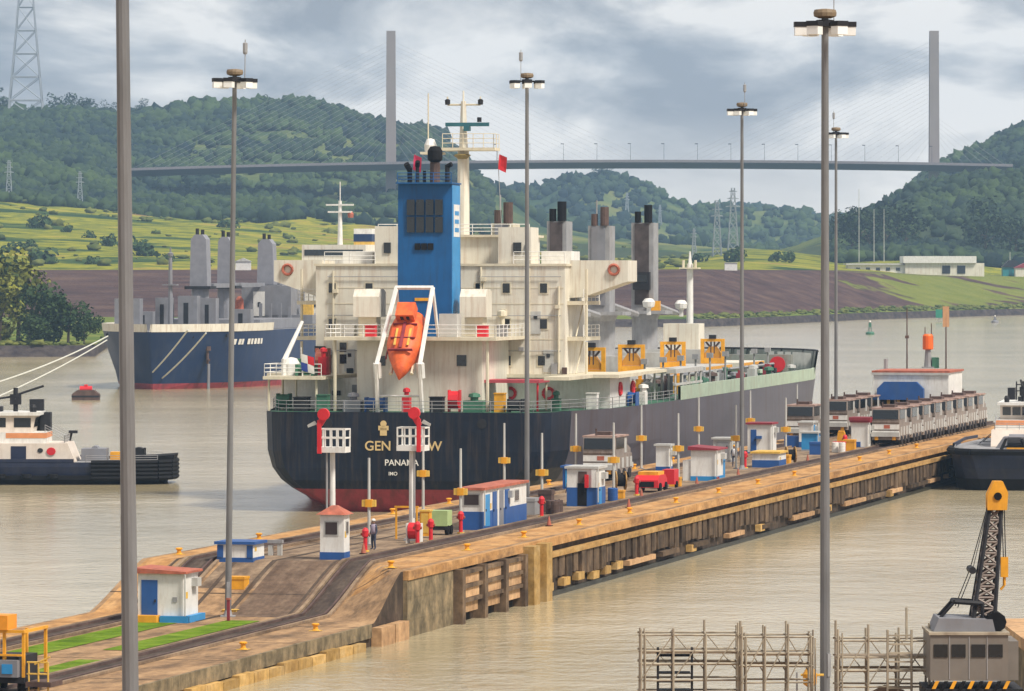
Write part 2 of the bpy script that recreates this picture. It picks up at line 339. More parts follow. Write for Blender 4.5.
# ------------------------------------------------------------------ forest on the hills (one mass), scrub on the shore
def ico(sub):
    import bmesh
    bm = bmesh.new(); bmesh.ops.create_icosphere(bm, subdivisions=sub, radius=1)
    V = np.array([v.co[:] for v in bm.verts]); bm.verts.index_update(); Fc = np.array([[v.index for v in f.verts] for f in bm.faces]); bm.free(); return V, Fc
ICO2 = ico(2)
def crown_protos(n):
    P = []
    for i in range(n):
        V, Fc = ICO2; r = 1 + rng.normal(0, .24, len(V)); lob = .26*np.sin(V[:,0]*4+i)*np.cos(V[:,1]*5+i*2)
        W = V*(r+lob)[:,None]; W[:,2] = np.where(W[:,2] < 0, W[:,2]*.75, W[:,2]); P.append(W)
    return P, ICO2[1]
CROWN, CROWN_F = crown_protos(8)
def crowns_mesh(name, pts, radii, m, flat=(.8,1.25)):
    n = len(pts); nv = len(CROWN[0]); V = np.empty((n, nv, 3))
    for i in range(n):
        a = rng.uniform(0, 6.28); c, s = math.cos(a), math.sin(a); P = CROWN[i % 8]
        V[i,:,0] = (P[:,0]*c - P[:,1]*s)*radii[i]; V[i,:,1] = (P[:,0]*s + P[:,1]*c)*radii[i]; V[i,:,2] = P[:,2]*radii[i]*rng.uniform(*flat)
    V += np.asarray(pts)[:,None,:]
    Fc = (CROWN_F[None] + (np.arange(n)*nv)[:,None,None]).reshape(-1, 3)
    return np_mesh(name, V.reshape(-1,3), Fc, m)
forest_m = foliage('forest_leaves', (.002,.012,.018), (.050,.082,.024), .008, .55)
scrub_m = foliage('scrub_leaves', (.04,.065,.012), (.15,.16,.035))
bush_m = foliage('bush_leaves', (.018,.045,.02), (.06,.10,.03))
tree_m = foliage('tree_leaves', (.025,.045,.010), (.24,.24,.035))
tree2_m = foliage('dark_tree_leaves', (.010,.030,.012), (.045,.075,.02))
trunk_m = mat('bark', (.10,.07,.05), .9, var=.3, scale=3)
pts, rad = [], []
def fill(x0, x1, d0, d1, n, r0, r1, keep=lambda x, y: True):
    x = rng.uniform(x0, x1, n); D = rng.uniform(d0, d1, n); z = surf(x, D)
    for a, b_, c in zip(x, D, z):
        y = HY + (CH-c)/b_*F
        if keep(a, y):
            r = rng.uniform(r0, r1); pts.append((wx(a,b_), b_, c + r*.55)); rad.append(r)
def gap(cx, cy, rx, ry): return lambda x, y: ((x-cx)/rx)**2 + ((y-cy)/ry)**2 < 1
gaps = [gap(300,165,60,13), gap(360,150,45,10), gap(342,212,46,16), gap(215,150,26,14), gap(250,180,44,8), gap(270,140,50,9), gap(395,178,18,9), gap(150,182,18,4), gap(330,185,22,7), gap(455,190,26,14), gap(400,225,30,10), gap(60,190,20,4)]
def left_keep(x, y): return not any(g_(x, y) for g_ in gaps) or random.random() < .10
fill(-80, 490, 2440, 3560, 14000, 1.4, 4.4, left_keep)
fill(-80, 490, 3380, 3520, 700, 2.5, 6)
fill(836, 1130, 2130, 2560, 4200, 1.3, 4.0, lambda x, y: not (((x-945)/34)**2 + ((y-238)/14)**2 < 1 and random.random() < .93))
fill(900, 1130, 3050, 3540, 2600, 1.6, 4.6)
fill(470, 930, 4000, 4330, 1600, 2, 5.5, lambda x, y: y < 195 or random.random() < .5)
fill(470, 930, 3300, 4000, 500, 3, 6)
fill(640, 960, 5000, 5420, 1000, 3, 6)
tag(crowns_mesh('forest', pts, rad, forest_m), kind='stuff')
pts, rad = [], []
for x_ in rng.uniform(690, 1060, 420):
    d_ = np.interp(x_, KX, D0) + rng.uniform(5, 24); r = rng.uniform(.5, 1.25); pts.append((wx(x_, d_), d_, surf([x_],[d_])[0]+r*.3)); rad.append(r)
for x_ in rng.uniform(-30, 130, 60):
    d_ = np.interp(x_, KX, D0) + rng.uniform(4, 14); r = rng.uniform(.5, 1.4); pts.append((wx(x_, d_), d_, surf([x_],[d_])[0]+r*.3)); rad.append(r)
for x_, d_ in zip(rng.uniform(-20, 700, 260), rng.uniform(1760, 2470, 260)):
    r = rng.uniform(.5, 2.4)**1.3; pts.append((wx(x_, d_), d_, surf([x_],[d_])[0]+r*.3)); rad.append(r)
tag(crowns_mesh('scrub', pts, rad, scrub_m, (.35,.75)), kind='stuff')

# single bushes on the slope, single trees
def find_D(x, y, d0=1700, d1=2495):
    D = np.linspace(d0, d1, 160); z = surf(np.full(160, x), D); yy = HY + (CH-z)/D*F
    return float(D[np.argmin(abs(yy-y))])
def leaf_crown(R0, n, size, seed, hz=1.0, lobes=9):
    g = np.random.default_rng(seed); cen = g.normal(0, .45, (lobes,3))*R0; cen[:,2] *= hz; lr = g.uniform(.38,.62,lobes)*R0
    V = np.empty((n,4,3))
    k = g.integers(0, lobes, n); d = g.normal(0,1,(n,3)); d /= np.linalg.norm(d,axis=1)[:,None]; rr = g.uniform(.55,1.05,n)**.6
    p = cen[k] + d*(lr[k]*rr)[:,None]
    u = g.normal(0,1,(n,3)); u -= (u*d).sum(1)[:,None]*d*.7; u /= np.linalg.norm(u,axis=1)[:,None]; v = np.cross(d+g.normal(0,.4,(n,3)), u); v /= np.linalg.norm(v,axis=1)[:,None]
    s_ = (g.uniform(.6,1.3,n)*size)[:,None]
    for j, (a, b_) in enumerate(((-1,-.6),(1,-.5),(.7,.7),(-.6,.6))): V[:,j] = p + u*a*s_ + v*b_*s_
    return V.reshape(-1,3), np.arange(n*4).reshape(n,4)
bushes = [(38,228,24,'broad dark bush high on the grassy slope at far left'),(12,252,20,'low dark bush on the left edge of the slope'),(30,250,16,'small round bush between paths on the left slope'),
 (45,264,34,'widest dark bush low on the slope above the brown embankment'),(92,238,13,'small bush just left of the big steel pole'),(112,246,20,'tall round bush behind the big steel pole'),
 (147,256,30,'largest dark bush right of the big steel pole'),(168,262,16,'bush beside the grey ship foremast'),(66,232,15,'thin bush in the yellow grass'),(90,264,14,'bush on the brown bare soil patch'),
 (230,228,18,'bush behind the tall slender light mast'),(700,262,18,'dark bush on the green mound, left one'),(735,262,26,'dark bush row piece on top of the green mound'),(780,262,22,'dark bush on the right part of the green mound')]
for x_, y_, wpx, lab in bushes:
    D = find_D(x_, y_); r = wpx*D/F*.5
    V, Fc = leaf_crown(r, 260, r*.16, int(x_), .55, 7)
    o = np_mesh('bush', V + np.array([0,0,r*.35]), Fc, bush_m); o.location = (wx(x_,D), D, surf([x_],[D])[0]); tag(o, lab, 'bush', 'bushes on the grassy slope')
def tree(x, D, h, rcrown, label, m, seed, group, n=900, base=None, name='tree', flat=.95):
    z = surf([x],[D])[0] if base is None else base
    t = thing(name, label, 'tree', (wx(x,D), D, z-.3), 0, group)
    tr = MB().tube((0,0,0),(.1*h*.2,0,h*.55), h*.03, h*.018)
    g = random.Random(seed)
    for k in range(5):
        a = k*1.26+g.random(); tr.tube((0.02*h,0,h*(.3+.05*k)), (math.cos(a)*rcrown*.6, math.sin(a)*rcrown*.6, h*(.5+.07*k)), h*.013, h*.005, 6)
    tr.build('trunk', trunk_m, t)
    V, Fc = leaf_crown(rcrown, n, rcrown*.075, seed, flat, 12); V[:,2] = V[:,2]*(h*.34/rcrown)/.8 + h*.62
    np_mesh('crown', V, Fc, m, t)
    return t
for x_, D, h, rc, lab, m in [(-22,1100,18,7.5,'tree cut by the left edge on the far bank',tree2_m),(18,1092,17.5,7.5,'tallest yellow green tree on the left bank',tree_m),(45,1084,13.5,6,'dark round tree on the left bank by the brown slope',tree2_m),
    (0,1078,12,6.5,'bushy green tree low at the left edge',tree_m),(68,1080,11,5,'smaller dark tree at the right end of the bank trees',tree2_m),(84,1078,6.5,3.4,'lowest tree of the bank clump beside the blue ship',tree2_m),(30,1072,7,4,'low shrubby tree at the water below the bank trees',tree2_m)]:
    tree(x_, D, h, rc, lab, m, int(x_)+77, 'trees on the left bank', 1500, base=2.2)
for i, (x_, h, rc, lab) in enumerate([(2,17,9,'dark ridge tree left of the lattice tower'),(63,19,11,'broad dark ridge tree right of the lattice tower'),(85,15,9,'ridge tree sloping down from the broad one'),(110,12,6,'small ridge tree left of the big pole'),
    (142,11,6,'ridge tree just right of the big steel pole'),(262,10,6,'ridge tree on the hill top right of the slender mast'),(600,13,8,'tree on the middle hill summit')]):
    D = 3480 if x_ < 500 else 4290
    tree(x_, D, h, rc, lab, forest_m, 200+i, 'trees on the skyline', 700, name='ridge_tree')
for i, (x_, D, h, rc, lab) in enumerate([(852,2200,26,12,'dark tree group leader left of the long white building'),(885,2210,24,10,'dark tree above the long white building'),(868,2190,18,9,'lower dark tree between two taller ones by the white building'),(985,2180,24,11,'dark tree above the teal hut'),(1015,2170,22,10,'dark tree at the right edge above the teal hut'),(905,2230,20,11,'dark tree behind the white roof')]):
    tree(x_, D, h, rc, lab, forest_m, 300+i, 'trees behind the long building', 700, base=surf([x_],[D])[0])

# ------------------------------------------------------------------ cable-stayed bridge
BD = 2941.0
br = thing('cable_stayed_bridge', 'long grey cable-stayed road bridge across the valley between two slim pylons', 'bridge', (0, BD, 0))
xs_ = np.linspace(wx(96,BD), wx(1010,BD), 40); deck = MB()
def deck_z(X): return wz(162.2, BD) - ((X-wx(640,BD))/wx(1100,BD))**2*6.5
for a, b_ in zip(xs_[:-1], xs_[1:]):
    za, zb = deck_z(a), deck_z(b_)
    deck.add([(a,-17,za),(b_,-17,zb),(b_,17,zb),(a,17,za),(a,-9,za-3.6),(b_,-9,zb-3.6),(b_,9,zb-3.6),(a,9,za-3.6)], [(0,1,2,3),(4,7,6,5),(0,4,5,1),(3,2,6,7)])
deck.build('deck', CONCD, br)
for sy in (-17.2, 16.9):
    par = MB()
    for a, b_ in zip(xs_[:-1], xs_[1:]):
        za, zb = deck_z(a), deck_z(b_)
        par.add([(a,sy,za-.4),(b_,sy,zb-.4),(b_,sy,zb+1.1),(a,sy,za+1.1),(a,sy+.3,za-.4),(b_,sy+.3,zb-.4),(b_,sy+.3,zb+1.1),(a,sy+.3,za+1.1)],[(0,1,2,3),(4,7,6,5),(3,2,6,7),(0,4,5,1)])
    par.build('parapet', mat('parapet_concrete', (.22,.20,.22), .8), br)
cable_m = mat('stay_cable', (.36,.36,.38), .5, var=.05)
for px in (391, 934):
    X = wx(px, BD); zt = wz(31, BD)
    MB().add([(X-3.3,-4,0),(X+3.3,-4,0),(X+3.3,4,0),(X-3.3,4,0),(X-2.6,-3,zt),(X+2.6,-3,zt),(X+2.6,3,zt),(X-2.6,3,zt)], [(0,3,2,1),(4,5,6,7),(0,1,5,4),(1,2,6,5),(2,3,7,6),(3,0,4,7)]).build('pylon', CONC, br)
    for s_ in (-1, 1):
        for k in range(24):
            dx = s_*(12 + k*6.2); z1 = zt - 64 + k*2.5
            Xd = X + dx
            if Xd > wx(1010,BD) or Xd < wx(96,BD): continue
            MB().tube((X+s_*2.4, 0, z1), (Xd, 0, deck_z(Xd)), .05, n=5).build('cable', cable_m, br)
for px in np.arange(430, 935, 33.3):
    X = wx(px, BD); MB().tube((X,-16.5,deck_z(X)), (X,-16.5,deck_z(X)+10.5), .12, .07, 5).box(X-1.6,X+.2,-16.6,-16.4,deck_z(X)+10.3,deck_z(X)+10.7).build('lamp_post', DARK, br)

# ------------------------------------------------------------------ lattice towers, far masts, far buildings
def lattice(x, D, zb, h, wb, wt, name, label, m, r, n=9, arms=(), group=None):
    t = thing(name, label, 'tower', (wx(x,D), D, zb), .06, group)
    hw = lambda f: (wb*(1-f)**1.1 + wt*(1-(1-f)**1.1))/2
    fs = np.linspace(0, 1, n)
    for sx_ in (-1,1):
        for sy_ in (-1,1):
            l = MB()
            for a, b_ in zip(fs[:-1], fs[1:]): l.tube((sx_*hw(a), sy_*hw(a), a*h), (sx_*hw(b_), sy_*hw(b_), b_*h), r*(1.3-.5*a), n=5)
            l.build('leg', m, t)
    b1 = MB()
    for i, (a, b_) in enumerate(zip(fs[:-1], fs[1:])):
        c = [(hw(b_)*p, hw(b_)*q, b_*h) for p, q in ((-1,-1),(1,-1),(1,1),(-1,1))]; d = [(hw(a)*p, hw(a)*q, a*h) for p, q in ((-1,-1),(1,-1),(1,1),(-1,1))]
        for k in range(4):
            b1.tube(c[k], c[(k+1)%4], r*.7, n=4)
            if i > 0 or True:
                b1.tube(d[k], c[(k+1)%4], r*.55, n=4); b1.tube(d[(k+1)%4], c[k], r*.55, n=4)
    b1.build('bracing', m, t)
    for f, L in arms:
        MB().tube((-L,0,f*h),(L,0,f*h), r, n=5).tube((-L,0,f*h),(0,0,f*h+L*.25), r*.7, n=4).tube((L,0,f*h),(0,0,f*h+L*.25), r*.7, n=4).build('cross_arm', m, t)
    return t
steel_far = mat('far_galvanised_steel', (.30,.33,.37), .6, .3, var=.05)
lattice(26, 3440, surf([26],[3440])[0]-3, 112, 25, 6, 'lattice_tower', 'tall steel lattice tower on the left ridge cut by the top edge', steel_far, .5, 8, ((.93,14),))
for x_, D, y_, hpx, lab in [(80,2460,206,38,'thin power pylon standing at the forest foot on the left'),(9,2460,200,42,'thin power pylon near the left edge before the forest'),(627,4150,193,24,'pale power pylon on the middle hill right of its summit'),
     (660,4150,203,20,'small pale power pylon farther right on the middle hill'),(717,2200,263,56,'tall grey lattice mast left of the green mound'),(733,2200,262,66,'grey mast with antenna top beside the mast line post'),(694,2150,264,30,'short dark mast on the embankment top')]:
    zb = surf([x_],[D])[0]; h = hpx*D/F
    lattice(x_, D, zb, h, h*.16, h*.05, 'power_pylon', lab, steel_far, max(.13, D*.00007), 7, ((.72,h*.11),(.84,h*.09),(.95,h*.06)), 'far pylons and masts')
for x_, y0, y1, lab in [(859,185,262,'thin pale pole left of the long white building'),(874,205,266,'second thin pale pole by the long white building'),(884,205,266,'third thin pale pole by the long white building'),(1010,248,262,'short mast on the teal hut roof side')]:
    D = 2120; o = MB().tube((0,0,0),(0,0,(y1-y0)*D/F), .22, .12, 6).build('flood_pole', LGREY); o.location = (wx(x_,D), D, wz(y1+4,D)); tag(o, lab, 'pole', 'thin poles by the long building')
D = 1985; zb = surf([915],[D])[0]; k = D/F
lb = thing('long_building', 'long low white building with flat pale roof above the right embankment', 'building', (wx(915,D), D, zb))
MB().box((848-915)*k, (905-915)*k, 0, 14, -2, 9*k).build('low_wing', WHITE, lb)
MB().box((905-915)*k, (984-915)*k, -1, 16, -2, 11*k).build('wall', CREAM, lb)
MB().box((903-915)*k, (976-915)*k, -2, 17, 11*k+.02, 18*k).build('roof', WHITE, lb)
MB().box((846-915)*k, (902.8-915)*k, -1, 15, 9*k+.02, 9*k+.7).build('roof', LGREY, lb)
for x_ in (946, 961):
    MB().box((x_-4-915)*k, (x_+4-915)*k, -1.2, -1.02, .2, 8.5*k).build('door', DARK, lb)
for x_ in (858,868,878,888,898): MB().box((x_-2-915)*k, (x_+2-915)*k, -.15, -.02, 3.5*k, 6.5*k).build('window', GLASS, lb)
D = 2040; k = D/F
th = thing('teal_hut', 'small teal hut with dark pitched roof at the right edge of the embankment', 'hut', (wx(1012,D), D, surf([1012],[D])[0]))
MB().box(-9*k, 10*k, 0, 6, -1, 9*k).build('wall', mat('teal_paint', (.02,.22,.25), .5), th)
MB().prism([(-10*k,9*k+.01),(11*k,9*k+.01),(4*k,16*k),(-3*k,16*k)], 'y', -.5, 6.5).build('roof', DARK, th)
MB().box(-3*k, 0, -.08, -.01, 0, 6*k).build('door', mat('teal_door', (.01,.12,.14), .5), th)
D = 2010; k = D/F
sh = thing('far_shed', 'small pale shed at the right frame edge behind the teal hut', 'shed', (wx(1026,D), D+22, wz(280,D)))
MB().box(-5*k, 14*k, 0, 6, -1, 12*k).build('wall', CREAM, sh); MB().prism([(-6*k,12*k+.01),(15*k,12*k+.01),(4.5*k,17*k)], 'y', -.4, 6.4).build('roof', DKRED, sh)
wh = thing('white_shed', 'small white shed on the far bank behind the grey ship cranes', 'shed', (wx(243,1720), 1720, surf([243],[1720])[0]))
MB().box(-2.6,2.6,0,4,-.5,3).build('wall', WHITE, wh); MB().prism([(-2.9,3.01),(2.9,3.01),(0,4.2)], 'y', -.3, 4.3).build('roof', LGREY, wh)
sh2 = thing('site_cabin', 'small white cabin on the embankment top below the lattice masts', 'cabin', (wx(731,1760), 1760, surf([731],[1760])[0]))
MB().box(-2.2,2.2,0,3,-.3,2.6).build('wall', WHITE, sh2); MB().box(-2.4,2.4,-.2,3.2,2.62,2.8).build('roof', LGREY, sh2)

# channel buoys and marks in the far water
for x_, y_, D, h, col, lab, nm in [(870,335,1380,3.4,GREEN,'green conical channel buoy in the far water left of the orange beacon','channel_buoy'),(995,322,1640,2.0,MGREY,'small grey buoy in the water at far right','channel_buoy')]:
    o = thing(nm, lab, 'buoy', (wx(x_,D), D, 0)); MB().lathe([(.2,-.5),(1.2,-.4),(1.2,.5),(.9,.8)], n=14).build('float', col, o)
    MB().tube((.5,0,.7),(.15,0,h), .09, n=5).tube((-.5,0,.7),(-.15,0,h), .09, n=5).tube((0,.5,.7),(0,.15,h), .09, n=5).cbox(0,0,h-1.3,.75,.75,1.1).build('frame', col, o)
    MB().lathe([(.22,h),(.28,h+.2),(.1,h+.5)], n=8).build('lantern', WHITE, o)
D = 1660; o = thing('day_mark', 'green square day mark on the far shore above the orange beacon', 'marker', (wx(939,D), D, 1.0))
MB().box(-1.1,1.1,-.1,.1,.4,3.2).build('board', mat('mark_green', (.02,.22,.14), .5), o); MB().tube((0,.2,-2),(0,.2,3), .12).build('post', GREYST, o)

# ------------------------------------------------------------------ the lock pier (local frame: s along it, t to its left, z up)
ANG = math.atan2(.9710, .2389); OX, OY = .5, 299.0
def PL(s, t, z=None):
    if z is None: z = zp(s, t)
    return (OX + .2389*s - .9710*t, OY + .9710*s + .2389*t, z)
def zp(s, t):
    a = np.interp(t, [0,4], [-27.5,-19]); b = np.interp(t, [0,4], [-33,-28.5])
    f = np.clip((s-b)/(a-b), 0, 1); f = f*f*(3-2*f)*.25 + f*.75
    return float(1.2 + 2.4*f)
TW = 17.5
pier = thing('lock_pier', 'long weathered concrete lock wall with mule tracks running past the cargo ship', 'pier', (OX, OY, 0), ANG)
def conc_mat(name, a, b_, c, sc=(.22,.7,1), streak=(.5,.5,.05), br_amt=.5, dark=(.06,.045,.035), rnd=0.0):
    m = bpy.data.materials.new(name); m.use_nodes = True; t = m.node_tree; b = t.nodes['Principled BSDF']; b.inputs['Roughness'].default_value = .88; b.inputs['Specular IOR Level'].default_value = .2
    tcn = N(t, 'ShaderNodeTexCoord')
    def noise(scv, loc, det=7):
        mpn = N(t, 'ShaderNodeMapping'); mpn.inputs['Scale'].default_value = scv; mpn.inputs['Location'].default_value = loc; t.links.new(tcn.outputs['Object'], mpn.inputs[0])
        n_ = N(t, 'ShaderNodeTexNoise'); n_.inputs['Scale'].default_value = 1; n_.inputs['Detail'].default_value = det; n_.inputs['Roughness'].default_value = .65; t.links.new(mpn.outputs[0], n_.inputs['Vector']); return n_.outputs[0]
    cr_ = N(t, 'ShaderNodeValToRGB'); el = cr_.color_ramp.elements
    el[0].position = .32; el[0].color = (*a,1); el[1].position = .70; el[1].color = (*c,1); el.new(.5).color = (*b_,1)
    t.links.new(noise(sc, (0,0,0)), cr_.inputs[0])
    mr_ = N(t, 'ShaderNodeMapRange'); mr_.inputs['From Min'].default_value = .5; mr_.inputs['From Max'].default_value = .68; mr_.inputs['To Max'].default_value = br_amt; t.links.new(noise(streak, (4,9,2)), mr_.inputs['Value'])
    mixc = N(t, 'ShaderNodeMixRGB'); mixc.inputs[2].default_value = (*dark,1); t.links.new(mr_.outputs[0], mixc.inputs[0]); t.links.new(cr_.outputs[0], mixc.inputs[1])
    oi = N(t, 'ShaderNodeObjectInfo'); orr = N(t, 'ShaderNodeMapRange'); orr.inputs['To Min'].default_value = 1-rnd; orr.inputs['To Max'].default_value = 1+rnd*.6; t.links.new(oi.outputs['Random'], orr.inputs['Value'])
    gr = N(t, 'ShaderNodeMapRange'); gr.inputs['From Min'].default_value = .3; gr.inputs['From Max'].default_value = .7; gr.inputs['To Min'].default_value = .72; gr.inputs['To Max'].default_value = 1.22; t.links.new(noise((2.2,2.2,2.2),(7,3,1),6), gr.inputs['Value'])
    gm = N(t, 'ShaderNodeMath', operation='MULTIPLY'); t.links.new(orr.outputs[0], gm.inputs[0]); t.links.new(gr.outputs[0], gm.inputs[1])
    scl = N(t, 'ShaderNodeVectorMath', operation='SCALE'); t.links.new(mixc.outputs[0], scl.inputs[0]); t.links.new(gm.outputs[0], scl.inputs['Scale']); t.links.new(scl.outputs[0], b.inputs['Base Color'])
    bp = N(t, 'ShaderNodeBump'); bp.inputs['Strength'].default_value = .5; bp.inputs['Distance'].default_value = .05; t.links.new(noise((3,3,3),(1,1,1)), bp.inputs['Height']); t.links.new(bp.outputs[0], b.inputs['Normal'])
    return m
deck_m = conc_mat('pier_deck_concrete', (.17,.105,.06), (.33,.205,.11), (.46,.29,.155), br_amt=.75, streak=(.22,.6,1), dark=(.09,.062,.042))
mid_m = conc_mat('pier_road_concrete', (.13,.09,.062), (.25,.175,.115), (.34,.25,.165), sc=(.2,.7,1), streak=(.12,.9,1), br_amt=.75, dark=(.075,.052,.04))
edge_m = conc_mat('pier_orange_edge', (.34,.175,.065), (.47,.255,.10), (.55,.33,.15), sc=(.3,.8,1), streak=(.3,.9,1), br_amt=.7, dark=(.17,.095,.05))
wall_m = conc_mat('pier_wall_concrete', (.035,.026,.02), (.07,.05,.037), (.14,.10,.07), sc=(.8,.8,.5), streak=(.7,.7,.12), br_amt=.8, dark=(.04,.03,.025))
pile_m = conc_mat('fender_pile_timber', (.06,.042,.03), (.12,.082,.053), (.20,.135,.082), sc=(.6,.6,.5), streak=(1,1,.3), br_amt=.85, dark=(.035,.025,.02), rnd=.45)
waler_m = conc_mat('fender_waler_timber', (.30,.17,.06), (.42,.25,.09), (.50,.33,.14), sc=(.4,2,2), streak=(.5,1,1), br_amt=.6, dark=(.14,.085,.04))
track_m = conc_mat('track_bed', (.045,.035,.03), (.075,.055,.045), (.12,.09,.07), sc=(.3,2,1), br_amt=.5, dark=(.03,.022,.02))
fend_m = conc_mat('fender_block', (.40,.24,.07), (.52,.33,.12), (.58,.41,.20), sc=(.5,1,1), br_amt=.6, dark=(.20,.11,.05), rnd=.3)
tanp_m = conc_mat('tan_concrete_panel', (.42,.25,.13), (.52,.32,.17), (.58,.39,.22), sc=(.5,1,1), br_amt=.6, dark=(.20,.12,.07), rnd=.25)
stone_m = conc_mat('mossy_stone', (.10,.08,.05), (.21,.165,.10), (.34,.25,.145), sc=(.9,.9,.9), br_amt=.85, dark=(.04,.035,.025))
grass_m = land_mat('verge_grass', [(.3,(.07,.13,.012)),(.5,(.12,.20,.015)),(.7,(.20,.26,.04))], (.6,.6,1), 6, 4)
ss = np.concatenate([[-112,-90,-70,-55,-45,-38], np.arange(-35,-15.5,.5), [-12,0], np.arange(20,231,10.)])
def sheet(name, t0, t1, m, s0=-112, s1=230, dz=0.0, parent=None, nt_=None):
    S = np.array(sorted(set([s0, s1] + [x for x in ss if s0 < x < s1]))); T = np.linspace(t0, t1, nt_ or max(2, int((t1-t0)*2)+1))
    P = np.zeros((len(S), len(T), 3))
    for i, a in enumerate(S):
        for j, b_ in enumerate(T): P[i,j] = (a, b_, zp(a, b_)+dz)
    return grid_mesh(name, P[:, ::-1], m, parent, smooth=False)
sheet('deck', 0, TW, deck_m, parent=pier, nt_=36)
def side(t, name, m, s0=-112, s1=230):
    S = np.array(sorted(set([s0, s1] + [x for x in ss if s0 < x < s1]))); P = np.zeros((len(S), 2, 3))
    for i, a in enumerate(S): P[i,0] = (a, t, zp(a,t)); P[i,1] = (a, t, -3)
    return grid_mesh(name, P, m, pier, smooth=False)
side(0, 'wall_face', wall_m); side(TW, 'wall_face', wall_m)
MB().add([(230,0,-3),(230,TW,-3),(230,TW,3.6),(230,0,3.6)],[(0,1,2,3)]).build('end_wall', wall_m, pier)
MB().add([(-112,0,-3),(-112,TW,-3),(-112,TW,1.2),(-112,0,1.2)],[(0,1,2,3)]).build('end_wall', wall_m, pier)
sheet('edge_strip', .5, 3.3, edge_m, -26, 229, .006, pier)
sheet('edge_strip', 15.6, 17.2, edge_m, -60, 229, .006, pier)
sheet('roadway', 6.2, 12.6, mid_m, -24, 229, .006, pier)
sheet('ramp_apron', 5.4, 9.3, conc_mat('ramp_dark_soil', (.10,.065,.045), (.15,.10,.07), (.22,.155,.105), sc=(.3,1.4,1), br_amt=.6, dark=(.08,.055,.04)), -30, -19, .008, pier)
lane_m = conc_mat('lane_groove', (.05,.037,.028), (.085,.06,.045), (.16,.115,.08), sc=(.2,2,1), br_amt=.5)
for t_, w_, a, b_ in ((6.0,.18,-33,225),(9.5,.3,-34,40),(11.7,.25,-34,60),(15.3,.18,-60,225)):
    sheet('lane_groove', t_, t_+w_, lane_m, a, b_, .016, pier, 2)
for k in range(30):
    s_ = -104+k*11.3; dz_ = .018
    for t0, t1 in ((0,3.4),(5.75,12.7),(15.1,TW)):
        tt = np.linspace(t0, t1, 8); P = np.array([[(a, b_, zp(a,b_)+dz_) for b_ in tt] for a in (s_, s_+.12)]); grid_mesh('expansion_joint', P[:, ::-1], lane_m, pier, False)
for t0 in (3.75, 13.0):
    sheet('track_bed', t0, t0+1.75, track_m, -112, 229, .012, pier)
    for dt in (.2, 1.45):
        S = [x for x in ss]; mb = MB()
        for a, b_ in zip(S[:-1], S[1:]):
            za, zb = zp(a,t0+dt)+.016, zp(b_,t0+dt)+.016
            mb.add([(a,t0+dt,za),(b_,t0+dt,zb),(b_,t0+dt+.12,zb),(a,t0+dt+.12,za),(a,t0+dt,za+.14),(b_,t0+dt,zb+.14),(b_,t0+dt+.12,zb+.14),(a,t0+dt+.12,za+.14)], [(4,5,6,7),(0,1,5,4),(2,3,7,6)])
        mb.build('rail', BROWNST, pier)
    S = [x for x in ss]; mb = MB()
    for a, b_ in zip(S[:-1], S[1:]):
        for t1 in (t0-.22, t0+1.77):
            za, zb = zp(a,t1), zp(b_,t1); mb.add([(a,t1,za+.01),(b_,t1,zb+.01),(b_,t1+.2,zb+.01),(a,t1+.2,za+.01),(a,t1,za+.15),(b_,t1,zb+.15),(b_,t1+.2,zb+.15),(a,t1+.2,za+.15)], [(4,5,6,7),(0,1,5,4),(2,3,7,6)])
    mb.build('track_kerb', mid_m, pier)
# fendered face towards the near chamber
MB().box(-27,229,-.32,-.001,3.12,3.62).build('coping', edge_m, pier)
MB().box(4.6,189,-.42,-.03,2.42,2.74).build('waler', waler_m, pier)
s_ = 28
while s_ < 188:
    MB().box(s_, s_+random.uniform(5,10), -.5, -.05, .66, .98).build('waler', tanp_m if random.random() < .6 else pile_m, pier); s_ += random.choice((10.3, 10.3, 12.5))
s_ = 5.2
for k in range(96):
    r = random.random(); hgt = 2.39
    MB().box(s_, s_+1.05+.55*random.random(), -.26-.12*random.random(), -.02, .85+.45*r, hgt).build('fender_pile', pile_m, pier); s_ += 1.9
for k, s_ in enumerate((5,9.5,13.4,17.6,21,24.5,48,73,101,131)):
    MB().box(s_, s_+1.7, -.46, -.04, .42+.1*(k%3), .9+.1*(k%3)).build('fender_block', fend_m, pier)
MB().box(4.5,189,-.2,-.01,-.5,.3).build('dark_footing', mat('wet_footing', (.03,.03,.022), .5, var=.3), pier)
# framed concrete bay and tall yellow fender piles by the ramp
fr = MB()
for s_ in (-16.8,-11.6,-6.6,-1.8): fr.box(s_, s_+.7, -.75, -.01, -.6, 3.1)
for z_ in (1.15, 1.95, 2.75): fr.box(-16.1, -1.2, -.62, -.02, z_, z_+.22)
fr.build('frame_bay', pile_m, pier)
for s_ in (-16.0,-10.8,-5.8):
    for z_ in (1.40, 2.20): MB().box(s_+.1, s_+4.0, -.5, -.03, z_, z_+.52).build('bay_panel', tanp_m, pier)
    MB().box(s_+.1, s_+4.0, -.42, -.03, .55, 1.12).build('bay_panel', tanp_m, pier)
    MB().box(s_+.3, s_+3.6, -.03, -.008, -.3, .5).build('bay_opening', BLACK, pier)
for s_ in (-.6, 2.6): MB().box(s_, s_+1.5, -1.0, -.05, -1.2, 3.5).build('fender_post', fend_m, pier)
MB().box(1.0, 2.5, -.5, -.05, 1.9, 2.9).build('bay_panel', YELLOW2, pier)
MB().box(-27,-17,-.25,-.004,-.5,3.1).build('stone_nose', stone_m, pier)
for z_ in (.9,2.1): MB().box(-27,-17,-.262,-.251,z_,z_+.04).build('stone_course', stone_m, pier)
for k in range(22):
    s_ = -36.5-k*2.55; MB().box(s_-2.46, s_, -.55, -.03, -.4, .42+.06*(k%3)).build('fender_block', fend_m, pier)
